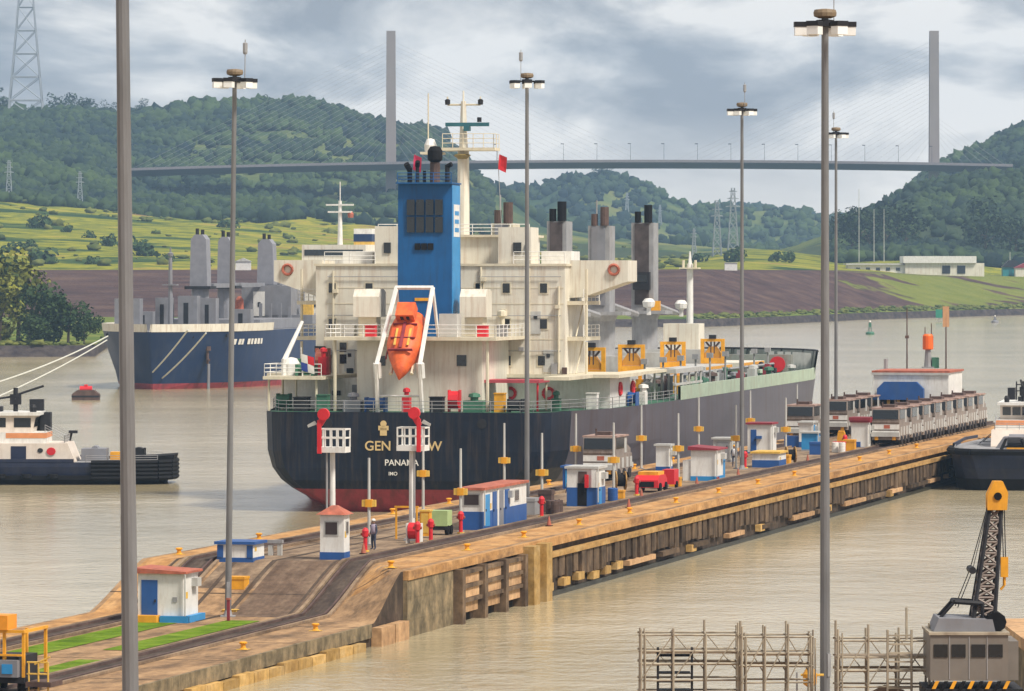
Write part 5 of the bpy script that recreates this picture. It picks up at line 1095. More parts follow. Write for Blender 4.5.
for i, (s_, t_) in enumerate(((-3.2,8.5),(12.5,6.9),(41,8.5),(63.3,8.5),(86,8.5),(108.7,8.5),(130.5,8.5))): lamp_post(s_, t_, mid_l[i], 'lamp posts in the middle of the pier')

# ------------------------------------------------------------------ red arrow signals on white posts
def arrow_signal(s_, t_, H, flip, label):
    o = thing('arrow_signal', label, 'signal', PL(s_, t_, 3.62), ANG, 'red arrow signals')
    MB().tube((0,0,0),(0,0,H-2.45),.19,.16,10).build('post', WHITE, o); MB().box(-.4,.4,-.4,.4,0,.15).build('foot', GREYST, o)
    p = MB().box(-.6,.6,-.95,.8,H-2.45,H-2.12).build('platform', WHITE, o)
    cg = MB()
    for y_ in (-.92,-.5,-.1,.3,.75):
        for x_ in (-.57,.57): cg.box(x_-.04,x_+.04,y_-.04,y_+.04,H-2.12,H-1.06)
    for z_ in (H-1.62,H-1.1):
        for x_ in (-.57,.57): cg.box(x_-.045,x_+.045,-.95,.78,z_,z_+.09)
    for y_ in (-.92,.75):
        for z_ in (H-1.62,H-1.1): cg.box(-.57,.57,y_-.045,y_+.045,z_,z_+.09)
    cg.build('railing', WHITE, o)
    ya = .62*flip
    ar = MB().prism([(ya-.12,H-2.5),(ya+.12,H-2.5),(ya+.12,H-.5),(ya-.12,H-.5)], 'x', -.78, -.63)
    ar.build('arrow_shaft', RED, o)
    dx = -.3*flip
    MB().tube((-.85,ya+dx*.9,H-.15),(-.6,ya+dx*.9,H-.15),.36,n=16).build('arrow_disc', RED, o)
    MB().prism([(ya-.18,H-.85),(ya+.18,H-.85),(ya+dx+.26,H-.25),(ya+dx-.26,H-.25)],'x',-.74,-.62).build('arrow_neck', RED, o)
    MB().prism([(ya+.3*flip,H-.55),(ya+.75*flip,H-.8),(ya+.7*flip,H-.95),(ya+.15*flip,H-.75)],'x',-.72,-.64).build('arrow_tail', LGREY, o)
    MB().tube((-.35,.25*flip,H-6.5),(-.35,.25*flip,H-2.45),.07,n=5).build('conduit', GREYST, o)
arrow_signal(-2.0, 11.1, 7.9, 1, 'red arrow signal on a white post, left one, above the white control booth')
arrow_signal(1.8, 7.2, 7.9, -1, 'red arrow signal on a white post, right one, over the ship name')

# ------------------------------------------------------------------ booths, huts and kiosks on the pier
def booth(s_, t_, L, W, H, name, label, wall=WHITE, base=BLUE2, bh=.5, roof=REDOR, rtype='flat', cat='booth', rh=.45, win=(), doors=(), z=None):
    """local: +x along the pier, camera faces the -x and -y sides; origin at the near corner"""
    o = thing(name, label, cat, PL(s_, t_, zp(s_, t_)+.01 if z is None else z), ANG)
    if base and bh: MB().box(-.02,L+.02,-.02,W+.02,-.4,bh).build('base', base, o)
    MB().box(0,L,0,W,bh+.001 if bh else -.4,H).build('wall', wall, o)
    if rtype == 'flat': MB().box(-.15,L+.15,-.15,W+.15,H+.001,H+.16).build('roof', roof, o)
    elif rtype == 'hip': MB().add([(-.2,-.2,H+.002),(L+.2,-.2,H+.002),(L+.2,W+.2,H+.002),(-.2,W+.2,H+.002),(L/2-.2,W/2-.15,H+rh),(L/2+.2,W/2-.15,H+rh),(L/2+.2,W/2+.15,H+rh),(L/2-.2,W/2+.15,H+rh)],[(0,3,2,1),(4,5,6,7),(0,1,5,4),(1,2,6,5),(2,3,7,6),(3,0,4,7)]).build('roof', roof, o)
    elif rtype == 'shed': MB().prism([(-.2,H+.002),(W+.2,H+.002),(W+.2,H+rh),(-.2,H+.12)],'x',-.2,L+.2).build('roof', roof, o)
    for f, a, b_, z0, z1 in win:
        q = (MB().box(-.03,-.004,a,b_,z0,z1), MB().box(-.05,-.032,a+.08,b_-.08,z0+.08,z1-.08)) if f == 'x' else (MB().box(a,b_,-.03,-.004,z0,z1), MB().box(a+.08,b_-.08,-.05,-.032,z0+.08,z1-.08))
        fr_ = q[0].build('window_frame', LGREY, o); q[1].build('window', mat('booth_glass', (.05,.035,.035), .2, var=.2), o)
    for f, a, b_, z0, z1, m in doors:
        (MB().box(-.045,-.005,a,b_,z0,z1) if f == 'x' else MB().box(a,b_,-.045,-.005,z0,z1)).build('door', m, o)
    if rtype != 'hip' and H > 1.5:
        MB().tube((-.16,-.14,.3),(-.16,-.14,H),.045,n=6).build('downpipe', LGREY, o); MB().box(L*.55,L*.55+.7,-.34,-.004,H-.75,H-.3).build('air_conditioner', LGREY, o)
    for f, a, b_, z0, z1, m in doors:
        (MB().box(-.09,-.046,a+.08,a+.16,z0+.95,z0+1.1) if f == 'x' else MB().box(a+.08,a+.16,-.09,-.046,z0+.95,z0+1.1)).build('door_handle', DARK, o)
    MB().box(L*.15,L*.15+.35,-.02,-.004,1.25 if H > 1.6 else .6,1.6 if H > 1.6 else .85).build('notice_plate', YELLOW2, o)
    return o
booth(-17.6, 6.0, 1.2, 1.4, 2.55, 'control_booth', 'narrow white control booth with window, blue base and small red roof', win=(('x',.3,1.15,1.35,2.2),('y',.35,.9,1.4,2.2)), roof=REDOR, rtype='hip', rh=.5, bh=.42)
hut = booth(-35.0, 10.0, 2.6, 2.55, 2.6, 'pier_hut', 'white hut with blue door and sloping red roof by the grass at left', bh=0, roof=REDOR, rtype='shed', rh=.3, cat='hut', doors=(('x',1.45,2.35,.12,2.25,BLUE2),))
MB().box(-.7,-.02,1.3,2.6,-.1,.38).build('doorstep', YELLOW, hut); MB().box(-.25,2.8,-.35,-.04,-.1,.35).box(-.3,-.04,-.35,1.25,-.1,.35).build('plinth', LBLUE, hut); MB().box(-.04,-.006,.35,.6,1.1,1.35).build('meter', GREYST, hut)
lc = booth(-19.5, 10.8, 2.2, 2.1, 1.0, 'cable_cabin', 'low white cabin with blue top and blue corners at the ramp head', bh=.25, roof=BLUE2, cat='cabin')
MB().box(-.05,-.01,0,.35,.26,.95).build('corner_panel', BLUE2, lc); MB().box(-.05,-.01,1.75,2.1,.26,.95).build('corner_panel', BLUE2, lc)
lh = booth(14.5, 5.95, 11.5, 1.5, 2.5, 'long_hut', 'long blue and white hut with orange roof behind the second red arrow signal', bh=1.15, roof=REDOR, cat='hut', wall=WHITE, win=(('x',.2,1.3,1.5,2.3),('y',8.2,9.4,1.4,2.2)), doors=(('y',2.4,3.4,.1,2.3,BLUE2),('y',4.2,5.2,.1,2.3,MGREY),('y',5.6,6.8,.1,2.3,BLUE2),('y',.4,1.6,.2,2.2,LBLUE)))
MB().box(3.6,4.0,-.05,-.01,.1,2.4).build('pilaster', WHITE, lh)
k1 = booth(45.5, 5.7, 2.6, 2.1, 2.6, 'square_kiosk', 'square kiosk white above and blue below with an open dark doorway', bh=1.3, roof=LGREY, cat='kiosk', doors=(('x',.7,1.35,.05,1.6,BLACK),('y',.6,1.4,.1,1.28,LBLUE)))
MB().box(-.05,-.004,.7,1.3,1.62,2.4).build('inner_wall', BROWNST, k1); MB().box(-.25,-.05,.55,.8,1.3,2.2).build('red_extinguisher', RED, k1); MB().box(-.12,-.02,0,.35,1.31,2.6).build('white_panel', WHITE, k1)
booth(101, 12.4, 1.2, 1.1, 2.1, 'white_booth', 'narrow white booth with blue base before the grey hull', bh=.45, roof=LGREY)
ws = booth(86.6, 5.7, 3.6, 1.95, 2.35, 'pump_shed', 'white shed with dark red roof and low side box in the middle of the pier', bh=.35, roof=DKRED, rtype='shed', rh=.3, cat='shed', base=LBLUE, doors=(('y',2.9,3.5,.36,1.9,LBLUE),))
MB().box(.1,2.6,1.96,2.6,-.1,1.55).build('side_box', WHITE, ws); MB().box(.2,1.2,-.06,-.03,.05,.3).build('vent_grille', DKRED, ws)
tb = booth(141, 11.8, 2.5, 2.1, 2.55, 'signal_booth', 'tall white booth with blue door and red roof edge at the far pier edge', bh=.12, roof=DKRED, cat='booth', doors=(('x',1.3,1.8,.15,2.1,BLUE2),))
MB().box(-.25,-.05,.8,1.3,1.3,1.55).build('door_arm', BLUE2, tb)
cb = booth(112, 5.6, 3.2, 2.2, 1.15, 'low_container', 'low white and blue container in front of the tall booth with blue door', bh=.6, roof=YELLOW2, cat='container')
b3 = booth(156, 10.9, 2.2, 1.2, 2.2, 'pale_booth', 'white and pale blue booth left of the right hand masts', bh=.5, roof=LGREY, base=BLUE2, doors=(('y',.3,1.5,.5,2.0,LBLUE),))
MB().box(.2,2,1.25,2.6,-.3,1.0).build('blue_box', BLUE2, b3)
b4 = booth(157.5, 6.0, 2.2, 1.55, 2.25, 'red_roof_booth', 'white booth with dark red flat roof beside the nearest locomotive of the row', bh=.03, roof=DKRED, cat='booth')
MB().box(-.06,-.01,.7,1.5,.05,.5).build('blue_panel', BLUE2, b4); MB().box(-.2,2.4,-.2,1.75,2.42,2.72).build('roof_parapet', DKRED, b4)
# low building at the pier end
eb = thing('pier_end_building', 'white pier end building with red roof edge and deep blue arched opening', 'building', PL(206, 6.2, 3.6), ANG)
MB().box(0,9,0,7.6,-.3,5.7).build('wall', WHITE, eb); MB().box(-.15,9.2,-.15,7.75,5.703,5.9).build('roof', REDOR, eb); MB().box(-.16,-.01,-.2,7.8,5.45,5.70).build('fascia', LGREY, eb)
MB().prism([(2.6,1.0),(6.9,1.0),(6.9,4.0),(6.3,4.6),(3.2,4.6),(2.6,4.0)],'x',-.12,-.01).build('opening', BLACK, eb); MB().prism([(2.4,3.0),(7.1,3.0),(7.1,4.1),(6.4,4.8),(3.1,4.8),(2.4,4.1)],'x',-.9,-.13).build('awning', BLUE2, eb)
for y_ in (4.9,5.9): MB().box(-.2,-.13,y_,y_+.3,1.0,3.0).build('opening_post', YELLOW2, eb)
MB().box(8.0,9.05,7.65,7.9,-.3,6.9).build('corner_pier', GREYST, eb)
for x_, py0, py1, lab, col in ((907,310,372,'thin dark pole behind the left of the red roofed end building',None),(946,310,372,'thin pole with a pale orange panel at its top on the pier end',TANPAINT)):
    D = 512; o = thing('marker_pole', lab, 'pole', (wx(x_,D), D, 9.4), 0, None); H = (py1-py0)*D/F
    MB().tube((0,0,-.1),(0,0,H),.09,.06,6).build('pole', BROWNST, o)
    if col: MB().box(-.32,.32,-.06,.06,H-2.0,H+.1).build('panel', col, o)
    else: MB().box(-.2,.2,-.1,.1,H*.5,H*.5+.3).build('box', BROWNST, o)
o = thing('orange_beacon', 'bright orange beacon drum on a grey stand over the pier end building', 'beacon', (wx(928,513), 513, 9.51))
MB().tube((0,0,0),(0,0,1.9),.42,.28,8).box(-.6,.6,-.5,.5,0,.15).build('stand', GREYST, o); MB().lathe([(.5,1.9),(.55,2.0),(.55,3.3),(.4,3.5)], n=12).build('drum', mat('signal_orange', (.85,.15,.02), .5, var=.05), o); MB().cbox(.75,0,0,.7,.7,1.1).build('green_box', GREEN, o); MB().tube((.35,0,1.9),(.35,0,4.6),.05,n=5).tube((-.3,0,3.4),(-.3,0,4.2),.05,n=5).build('rods', BROWNST, o)

# ------------------------------------------------------------------ towing locomotives
def loco():
    o = thing('towing_locomotive', '', 'locomotive'); L, W = 6.3, 1.25
    MB().box(.2,L-.2,-W,W,.55,2.2).prism([(L-1.5,2.201),(L-.1,2.201),(L-.1,2.6),(L-1.2,2.95),(L-1.5,2.95)],'y',-W*.9,W*.9).build('body', SILVER, o)
    MB().box(-.1,.35,-W-.05,W+.05,.9,1.35).build('bumper', LGREY, o); MB().box(L-.3,L+.1,-W-.05,W+.05,.9,1.35).build('bumper', LGREY, o)
    MB().box(.12,.19,-W,W,1.65,2.2).box(.12,.19,-W,W,1.36,1.5).build('front_band', WHITE, o)
    MB().box(.1,.118,-.4,.15,1.75,2.12).build('front_emblem', REDOR, o)
    for y_ in (-.95,.65): MB().box(-.02,.1,y_,y_+.32,.55,.9).build('headlight', YELLOW, o)
    c = MB().prism([(.15,2.202),(4.4,2.202),(4.4,3.75),(.25,3.75),(.05,2.75),(.05,2.4)],'y',-W,W).build('cab', SILVER, o)
    MB().add([(.05,-W+.08,2.72),(.05,W-.08,2.72),(.26,W-.08,3.68),(.26,-W+.08,3.68),(.0,-W+.08,2.72),(.0,W-.08,2.72),(.19,W-.08,3.68),(.19,-W+.08,3.68)],[(4,5,6,7),(0,1,5,4),(2,3,7,6),(0,4,7,3),(1,2,6,5)]).build('windscreen', GLASS, c)
    for sd_ in (1,-1):
        MB().box(.5,3.2,sd_*W-.03,sd_*W+.03,2.72,3.68).build('side_window', GLASS, c); MB().box(3.4,4.1,sd_*W-.025,sd_*W+.025,2.3,3.6).build('door', LGREY, c)
        for x_ in (1.3,3.15,5.0): MB().tube((x_,sd_*(W-.1),.48),(x_,sd_*(W+.1),.48),.46,n=12).build('wheel', DARK, o)
        for x_ in (.9,2.4,4.0,5.3): MB().box(x_,x_+.7,sd_*W-.04,sd_*W+.04,1.0,1.9).build('side_panel', LGREY, o)
    MB().box(.3,4.6,-W-.1,W+.1,3.752,3.9).build('roof', mat('loco_roof', (.36,.24,.20), .7, var=.2), c); MB().box(1.5,3.2,-.6,.6,3.903,4.2).tube((.9,.4,3.9),(.9,.4,4.5),.08,n=5).build('roof_gear', BROWNST, c)
    MB().box(.4,L-.4,-.9,.9,.2,.549).build('undercarriage', BLACK, o); MB().tube((5.2,0,2.2),(5.2,0,2.75),.5,n=10).build('winch_drum', BROWNST, o)
    return o
lp = loco(); lp['group'] = 'locomotives on the near track'
for i in range(8):
    o = lp if i == 0 else copy_tree(lp); s_ = 158.6 + i*6.9; o.location = PL(s_, 4.62, 3.77); o.rotation_euler = (0,0,ANG); o.scale = (1,1,.87)
    o['label'] = ['nearest silver locomotive of the row on the near track, red emblem facing us','second silver locomotive in the near track row','third silver locomotive in the near track row','fourth silver locomotive in the near track row','fifth silver locomotive in the near track row','sixth silver locomotive in the near track row','seventh silver locomotive in the near track row','last silver locomotive of the near track row at the pier end'][i]; o['group'] = 'locomotives on the near track'
for i, (s_, lab) in enumerate(((82,'lone silver locomotive in front of the grey hull behind the square kiosk'),(166,'silver locomotive on the far track left of the two right masts'),(184,'first silver locomotive right of the masts on the far track'),(191,'middle silver locomotive of the far track group by the end building'),(198,'last silver locomotive of the far track group by the end building'))):
    o = copy_tree(lp); o.location = PL(s_, 13.87, 3.77); o.rotation_euler = (0,0,ANG); o['label'] = lab; o['group'] = 'locomotives on the far track'

# ------------------------------------------------------------------ small things on the pier
def hydrant(s_, t_, lab, first=[None], h=1.6):
    if first[0] is None:
        o = first[0] = thing('red_hydrant', lab, 'hydrant', group='red hydrants on the pier'); MB().lathe([(.2,0),(.16,.06),(.15,1.0),(.24,1.05),(.26,1.45),(.14,1.62),(.04,1.66)], n=10).build('body', RED, o); MB().tube((0,-.34,1.2),(0,.34,1.2),.10,n=8).build('outlet', REDOR, o); MB().lathe([(.3,0),(.3,.12)], n=8).build('foot', YELLOW2, o)
    else: o = copy_tree(first[0])
    o.location = PL(s_, t_, 3.61); o.rotation_euler = (0,0,ANG); o.scale = (.78,.78,.85); o['label'] = lab
hydrant(-9.8, 6.9, 'red hydrant just right of the white control booth'); hydrant(-2.3, 5.75, 'red hydrant at the foot of the right arrow signal'); hydrant(10.2, 6.3, 'red hydrant by the dark left end of the long blue hut')
hydrant(1.0, 5.8, 'red hydrant right of the signal foot beside the orange frame'); hydrant(62, 6.5, 'red hydrant right of the square kiosk'); hydrant(110, 8.0, 'red hydrant left of the low blue and white container'); hydrant(30.5, 6.0, 'red hydrant behind the long blue hut end'); hydrant(150, 6.8, 'red hydrant beside the right masts')
o = tag(MB().box(0,.1,0,.1,0,1.9).box(0,.1,1.3,1.4,0,1.9).box(0,.1,-.05,1.45,1.9,2.02).build('goal_gantry', YELLOW), 'orange steel goal shaped gantry left of the right arrow signal', 'gantry'); o.location = PL(3.5,7.3,3.61); o.rotation_euler = (0,0,ANG)
o = thing('yellow_cabinet', 'yellow cabinet left of the pale green cart', 'cabinet', PL(5.2,7.0,3.61), ANG); MB().box(0,.6,0,.6,.1,1.6).build('body', YELLOW, o); MB().box(-.02,-.004,.08,.52,.3,1.5).build('door', YELLOW2, o); MB().box(-.05,.65,-.05,.65,1.601,1.7).build('lid', YELLOW2, o)
o = thing('green_cart', 'pale green cart with dark wheels left of the long blue hut', 'cart', PL(8.4,6.7,3.61), ANG); MB().box(0,1.2,0,1.4,.55,1.5).build('body', mat('cart_green', (.38,.50,.22), .5), o)
for x_ in (.2,1.0):
    for y_ in (.05,1.35): MB().tube((x_,y_-.1,.3),(x_,y_+.1,.3),.3,n=10).build('wheel', BLACK, o)
MB().box(.05,1.15,.1,1.3,.3,.549).build('chassis', DARK, o)
o = thing('red_buggy', 'low red service buggy with yellow top on the pier', 'buggy', PL(66.5,5.9,3.61), ANG)
MB().prism([(0,.35),(0,.9),(.4,1.25),(2.6,1.25),(3.2,.9),(3.2,.35)],'y',0,1.7).build('body', RED, o); MB().box(.5,2.6,.1,1.6,1.252,1.5).build('top_cover', YELLOW, o); MB().box(-.03,-.004,.3,1.4,.4,.8).build('grille', BLACK, o)
for x_ in (.6,2.6):
    for y_ in (0,1.7): MB().tube((x_,y_-.1,.35),(x_,y_+.1,.35),.35,n=12).build('wheel', BLACK, o)
o = thing('red_trailer', 'small red trailer box right of the red service buggy', 'trailer', PL(72.2,5.9,3.61), ANG); MB().box(0,1.6,0,.9,.35,1.45).build('body', RED, o); MB().box(.1,1.5,.9,1.4,.3,1.1).build('side_bin', mat('magenta_bin', (.40,.04,.16), .5), o)
for y_ in (0,.9): MB().tube((.8,y_-.08,.3),(.8,y_+.08,.3),.3,n=10).build('wheel', BLACK, o)
o = thing('yellow_barrier', 'yellow plastic barrier left of the booth with dark red flat roof', 'barrier', PL(153,7.7,3.61), ANG); MB().prism([(-.45,0),(.45,0),(.3,1.5),(-.3,1.5)],'x',0,.5).box(-.02,.52,-.25,.25,1.501,1.65).build('body', YELLOW, o)
o = thing('grey_post_box', 'pair of short grey posts with a box left of the white control booth', 'post', PL(-14.5,10.6,3.55), ANG); MB().box(0,.25,0,.25,0,.75).box(0,.25,.55,.8,0,.65).build('posts', LGREY, o); MB().box(-.05,.3,-.05,.85,.76,.95).build('box', GREYST, o)
o = thing('red_stake', 'thin rusty red stake in the grass right of the left floodlight mast', 'stake', PL(-33.5,7.9,1.2), ANG); MB().box(0,.14,0,.14,-.2,1.15).build('stake', DKRED, o); MB().box(-.03,.17,-.03,.17,1.151,1.25).build('cap', REDOR, o)
for i, (s_, t_, w_, h_, lab, m) in enumerate([(-24.2,9.9,1.0,.7,'yellow block box in front of the low cabin with blue top',YELLOW),(33.5,7.2,1.4,1.1,'grey tool chest right of the long blue hut',GREYST),(37,6.9,.9,1.5,'brown cabinet behind the slender lamp post right of the long hut',BROWNST),(57,6.4,.7,.6,'yellow box right of the square kiosk',YELLOW),(118,5.9,1.2,.8,'yellow box near the low blue container',YELLOW),(146,6.2,1.0,.9,'red tool chest before the pale booth',RED),(149,5.8,1.0,1.0,'yellow tool chest before the pale booth',YELLOW),(76.5,6.4,.8,.7,'yellow box behind the red trailer',YELLOW),(-28,9.2,.8,.12,'flat yellow plate at the foot of the left floodlight mast',YELLOW2),(139.5,6.9,1.2,1.1,'blue tool chest left of the right masts',BLUE2)]):
    o = thing('tool_chest', lab, 'box', PL(s_, t_, zp(s_,t_)+.012), ANG); MB().box(0,w_,0,w_,0,h_*.8).build('body', m, o); MB().box(-.03,w_+.03,-.03,w_+.03,h_*.8+.001,h_).build('lid', m, o)
o = thing('hose_reel', 'red and white hose reel stand at the foot of the arrow signal', 'hose reel', PL(-.6,6.4,3.61), ANG); MB().tube((0,-.3,.75),(0,.3,.75),.5,n=14).build('reel', RED, o); MB().box(-.3,.3,-.45,-.36,0,1.2).box(-.3,.3,.36,.45,0,1.2).build('stand', WHITE, o)

def person(s_, t_, rz, shirt, legs, hat, label):
    o = thing('person', label, 'person', PL(s_, t_, zp(s_,t_)+.008), ANG+rz)
    P = {'pel':(0,0,.95),'sp':(0,0,1.18),'ch':(0,0,1.38),'nk':(0,0,1.50),'hd':(.02,0,1.60),'ht':(.02,0,1.74)}
    Rr = {'pel':.15,'sp':.14,'ch':.16,'nk':.06,'hd':.095,'ht':.08}; E = [('pel','sp'),('sp','ch'),('ch','nk'),('nk','hd'),('hd','ht')]
    for s, sg in (('l',1),('r',-1)):
        P.update({s+'h':(0,sg*.10,.88),s+'k':(.03,sg*.11,.48),s+'a':(-.02,sg*.12,.08),s+'t':(.15,sg*.13,.045),s+'s':(0,sg*.20,1.40),s+'e':(-.03,sg*.25,1.12),s+'w':(.08,sg*.24,.88),s+'p':(.10,sg*.235,.81)})
        Rr.update({s+'h':.10,s+'k':.07,s+'a':.05,s+'t':.04,s+'s':.065,s+'e':.048,s+'w':.034,s+'p':.036})
        E += [('pel',s+'h'),(s+'h',s+'k'),(s+'k',s+'a'),(s+'a',s+'t'),('ch',s+'s'),(s+'s',s+'e'),(s+'e',s+'w'),(s+'w',s+'p')]
        for f in range(4): P[s+'f%d'%f] = (.075+.022*f, sg*.225, .72+.012*abs(f-1.5)); Rr[s+'f%d'%f] = .010; E.append((s+'p', s+'f%d'%f))
        P[s+'th'] = (.15, sg*.215, .79); Rr[s+'th'] = .012; E.append((s+'w', s+'th'))
    names = list(P); me = bpy.data.meshes.new('body'); me.from_pydata([P[k] for k in names], [(names.index(a), names.index(b_)) for a, b_ in E], [])
    b = bpy.data.objects.new('body', me); link(b); b.parent = o; me.materials.append(legs)
    sk = b.modifiers.new('skin', 'SKIN'); sk.use_smooth_shade = True
    for i, k in enumerate(names): me.skin_vertices[0].data[i].radius = (Rr[k],)*2; me.skin_vertices[0].data[i].use_root = (k == 'pel')
    b.modifiers.new('sub', 'SUBSURF').render_levels = 1
    MB().lathe([(.185,.92),(.175,1.15),(.20,1.36),(.15,1.47),(.075,1.52)], n=12).build('vest', shirt, o, True)
    MB().lathe([(.135,1.68),(.125,1.75),(.08,1.81),(.02,1.83)], (.02,0,0), 12).build('helmet', hat, o, True)
    MB().lathe([(.088,1.53),(.098,1.60),(.09,1.68)], (.03,0,0), 10).build('face', mat('skin_tone', (.33,.19,.12), .6), o, True)
    return o
JEANS = mat('work_trousers', (.05,.06,.10), .8)
person(-7.6, 7.0, 2.6, mat('lilac_shirt', (.33,.28,.36), .8), JEANS, WHITE, 'person in greyish shirt and white helmet standing right of the control booth hydrant')
person(49.5, 8.6, 1.2, mat('pale_blue_shirt', (.40,.48,.60), .8), JEANS, WHITE, 'person in a pale blue shirt and white helmet behind the square kiosk')
person(112.5, 9.4, 3.4, mat('white_shirt', (.66,.66,.68), .8), JEANS, YELLOW, 'person in a white shirt and yellow helmet left of the low blue and white container')
def drum(s_, t_, col, lab, grp):
    o = thing('oil_drum', lab, 'drum', PL(s_, t_, zp(s_,t_)+.008), ANG, grp)
    MB().lathe([(.28,0),(.30,.02),(.30,.3),(.315,.32),(.30,.34),(.30,.6),(.315,.62),(.30,.64),(.30,.88),(.27,.9)], n=14).build('barrel', col, o); MB().lathe([(.05,.9),(.05,.93)], (.15,0,0), 8).build('bung', DARK, o)
for s_, t_ in ((53.5,6.3),(54.3,6.6),(54.0,7.3)): drum(s_, t_, BLUE2, 'blue oil drum in the group right of the square kiosk', 'blue drums by the kiosk')
for s_, t_ in ((34.8,6.1),(35.5,6.6),(36.2,6.2)): drum(s_, t_, BROWNST, 'rusty brown oil drum in the group right of the long blue hut', 'brown drums by the long hut')
for s_, t_ in ((144.5,6.1),(145.0,6.8)): drum(s_, t_, LETTERW, 'white drum beside the red tool chest', 'white drums by the masts')
for s_, t_, lab in ((121,6.3,'wooden cable reel left of the yellow box by the low container'),(29.8,8.6,'wooden cable reel behind the end of the long blue hut'),(70,9.5,'wooden cable reel behind the red service buggy')):
    o = thing('cable_reel', lab, 'cable reel', PL(s_, t_, 3.62), ANG+.4)
    for y_ in (-.4,.32): MB().tube((0,y_,.7),(0,y_+.08,.7),.7,n=18).build('flange', waler_m, o)
    MB().tube((0,-.32,.7),(0,.32,.7),.45,n=14).build('cable_coil', BLACK, o)
for s_, t_ in ((-12,6.4),(20,3.0),(44,3.1),(59,5.5),(79,5.6),(95,5.6),(124,5.4)):
    o = thing('traffic_cone', 'small orange traffic cone standing along the near mule track', 'cone', PL(s_, t_, zp(s_,t_)+.03), ANG, 'traffic cones along the track'); MB().lathe([(.16,.04),(.03,.62)], n=10).build('cone', REDOR, o); MB().box(-.2,.2,-.2,.2,0,.04).build('base', BLACK, o)
bb = booth(122, 11.6, 1.8, 1.5, 1.9, 'grey_cabinet', 'pale grey switch cabinet left of the tall booth with blue door', bh=.2, roof=LGREY, base=GREYST, wall=LGREY, cat='cabinet', doors=(('x',.2,1.2,.3,1.7,GREYST),))
bb = booth(68, 12.0, 1.6, 1.4, 1.7, 'blue_cabinet', 'blue switch cabinet behind the red service buggy', bh=.15, roof=BLUE2, base=GREYST, wall=BLUE2, cat='cabinet', doors=(('x',.2,1.2,.3,1.5,LBLUE),))
bb = booth(147, 8.8, 1.6, 1.4, 1.6, 'blue_shelter', 'low blue cabinet between the two right hand masts', bh=.15, roof=LGREY, base=GREYST, wall=LBLUE, cat='cabinet')

# ------------------------------------------------------------------ near side: quay, scaffolding, lattice crane, yellow track machine
q = tag(MB().box(-90,90,40,195,-3,3.2).build('quay', deck_m), kind='structure')
blk = thing('concrete_block', 'orange stained concrete quay block behind the crane at the right edge', 'quay block', (24.3, 233, 0))
MB().box(0,34,0,16,-3,2.2).build('block', stone_m, blk); MB().box(-.2,34,-.2,16,2.202,2.75).build('cap', tanp_m, blk)
SCM = mat('scaffold_tube', (.40,.345,.26), .65, .1, var=.2, dirt=(.14,.08,.05), dirt_amt=.5)
def scaffold(x0, x1, ytop, D, bays, label, ex=()):
    k = D/F; X0_, X1_ = wx(x0,D), wx(x1,D); o = thing('scaffolding', label, 'scaffold', (X0_, D, 3.2), 0, 'scaffolds at the water edge'); L = X1_-X0_; H = wz(ytop,D)-3.2; dep = 1.4
    for i in range(bays+1):
        x_ = L*i/bays
        for y_ in (0, dep):
            MB().tube((x_+random.uniform(-.03,.03),y_,0),(x_,y_,H+random.uniform(-.25,.35)),.05,n=6).build('upright', SCM, o)
            if i in (0, bays): MB().tube((x_+.16,y_,0),(x_+.16,y_,H+random.uniform(-.3,.1)),.036,n=6).build('upright', SCM, o)
    z_ = .25; j = 0
    while z_ < H:
        for y_ in (0, dep):
            MB().tube((-.1,y_+.05,z_+random.uniform(-.02,.02)),(L+.1,y_+.05,z_),.038 if j % 3 else .055,n=5).build('ledger', SCM, o)
        for i in range(bays+1): MB().tube((L*i/bays,-.1,z_+.05),(L*i/bays,dep+.1,z_+.05),.03,n=5).build('transom', SCM, o)
        z_ += .48 if j % 2 else .62; j += 1
    for i in range(bays):
        MB().tube((L*i/bays,-.04,H*.42),(L*(i+1)/bays,-.04,H*.95),.024,n=5).build('brace', SCM, o); MB().tube((L*i/bays,dep+.04,H*.95),(L*(i+1)/bays,dep+.04,H*.5),.024,n=5).build('brace', SCM, o)
    for z_ in (H*.72,): MB().box(0,L,.15,dep-.15,z_,z_+.05).build('plank', mat('scaffold_plank', (.26,.20,.14), .8, var=.2), o)
    return o, L, H
o, L, H = scaffold(641, 738, 630, 191, 3, 'left rusty tube scaffold with stair bay standing above the near water')
st_ = MB()
for k in range(7): st_.box(.7,1.9,.2,1.1,.25+k*.33,.29+k*.33)
st_.tube((.65,.15,0),(.65,.15,2.6),.05,n=5).tube((1.95,.15,0),(1.95,.15,2.6),.05,n=5).build('stair', DARK, o)
scaffold(742, 811, 632, 190, 3, 'second tube scaffold between the left one and the right mast')
o, L, H = scaffold(838, 929, 632, 188, 3, 'right tube scaffold beside the grey crane cabin')
ld = MB().tube((1.85,-.2,0),(1.85,-.2,H+.1),.05,n=5).tube((2.75,-.2,0),(2.75,-.2,H+.1),.05,n=5)
for k in range(10): ld.box(1.85,2.75,-.24,-.16,.3+k*.33,.36+k*.33)
ld.build('ladder', SCM, o); MB().tube((2.6,.3,H-.3),(2.6,.3,H+.9),.05,n=5).build('upright', SCM, o)
hp = thing('tarpaulin_heap', 'brown tarpaulin covered heap inside the right scaffold', 'heap', (wx(885,189.2), 189.4, 3.2)); V_, F_ = ICO2; Vh = V_*(1+rng.normal(0,.08,len(V_)))[:,None]*np.array([1.3,.5,1.25]); Vh[:,2] = np.maximum(Vh[:,2], -.1); np_mesh('cover', Vh, F_, mat('tarpaulin', (.30,.19,.12), .8, var=.2), hp, True); MB().box(-1.0,1.0,-.45,.45,-.05,.08).build('pallet', BROWNST, hp)

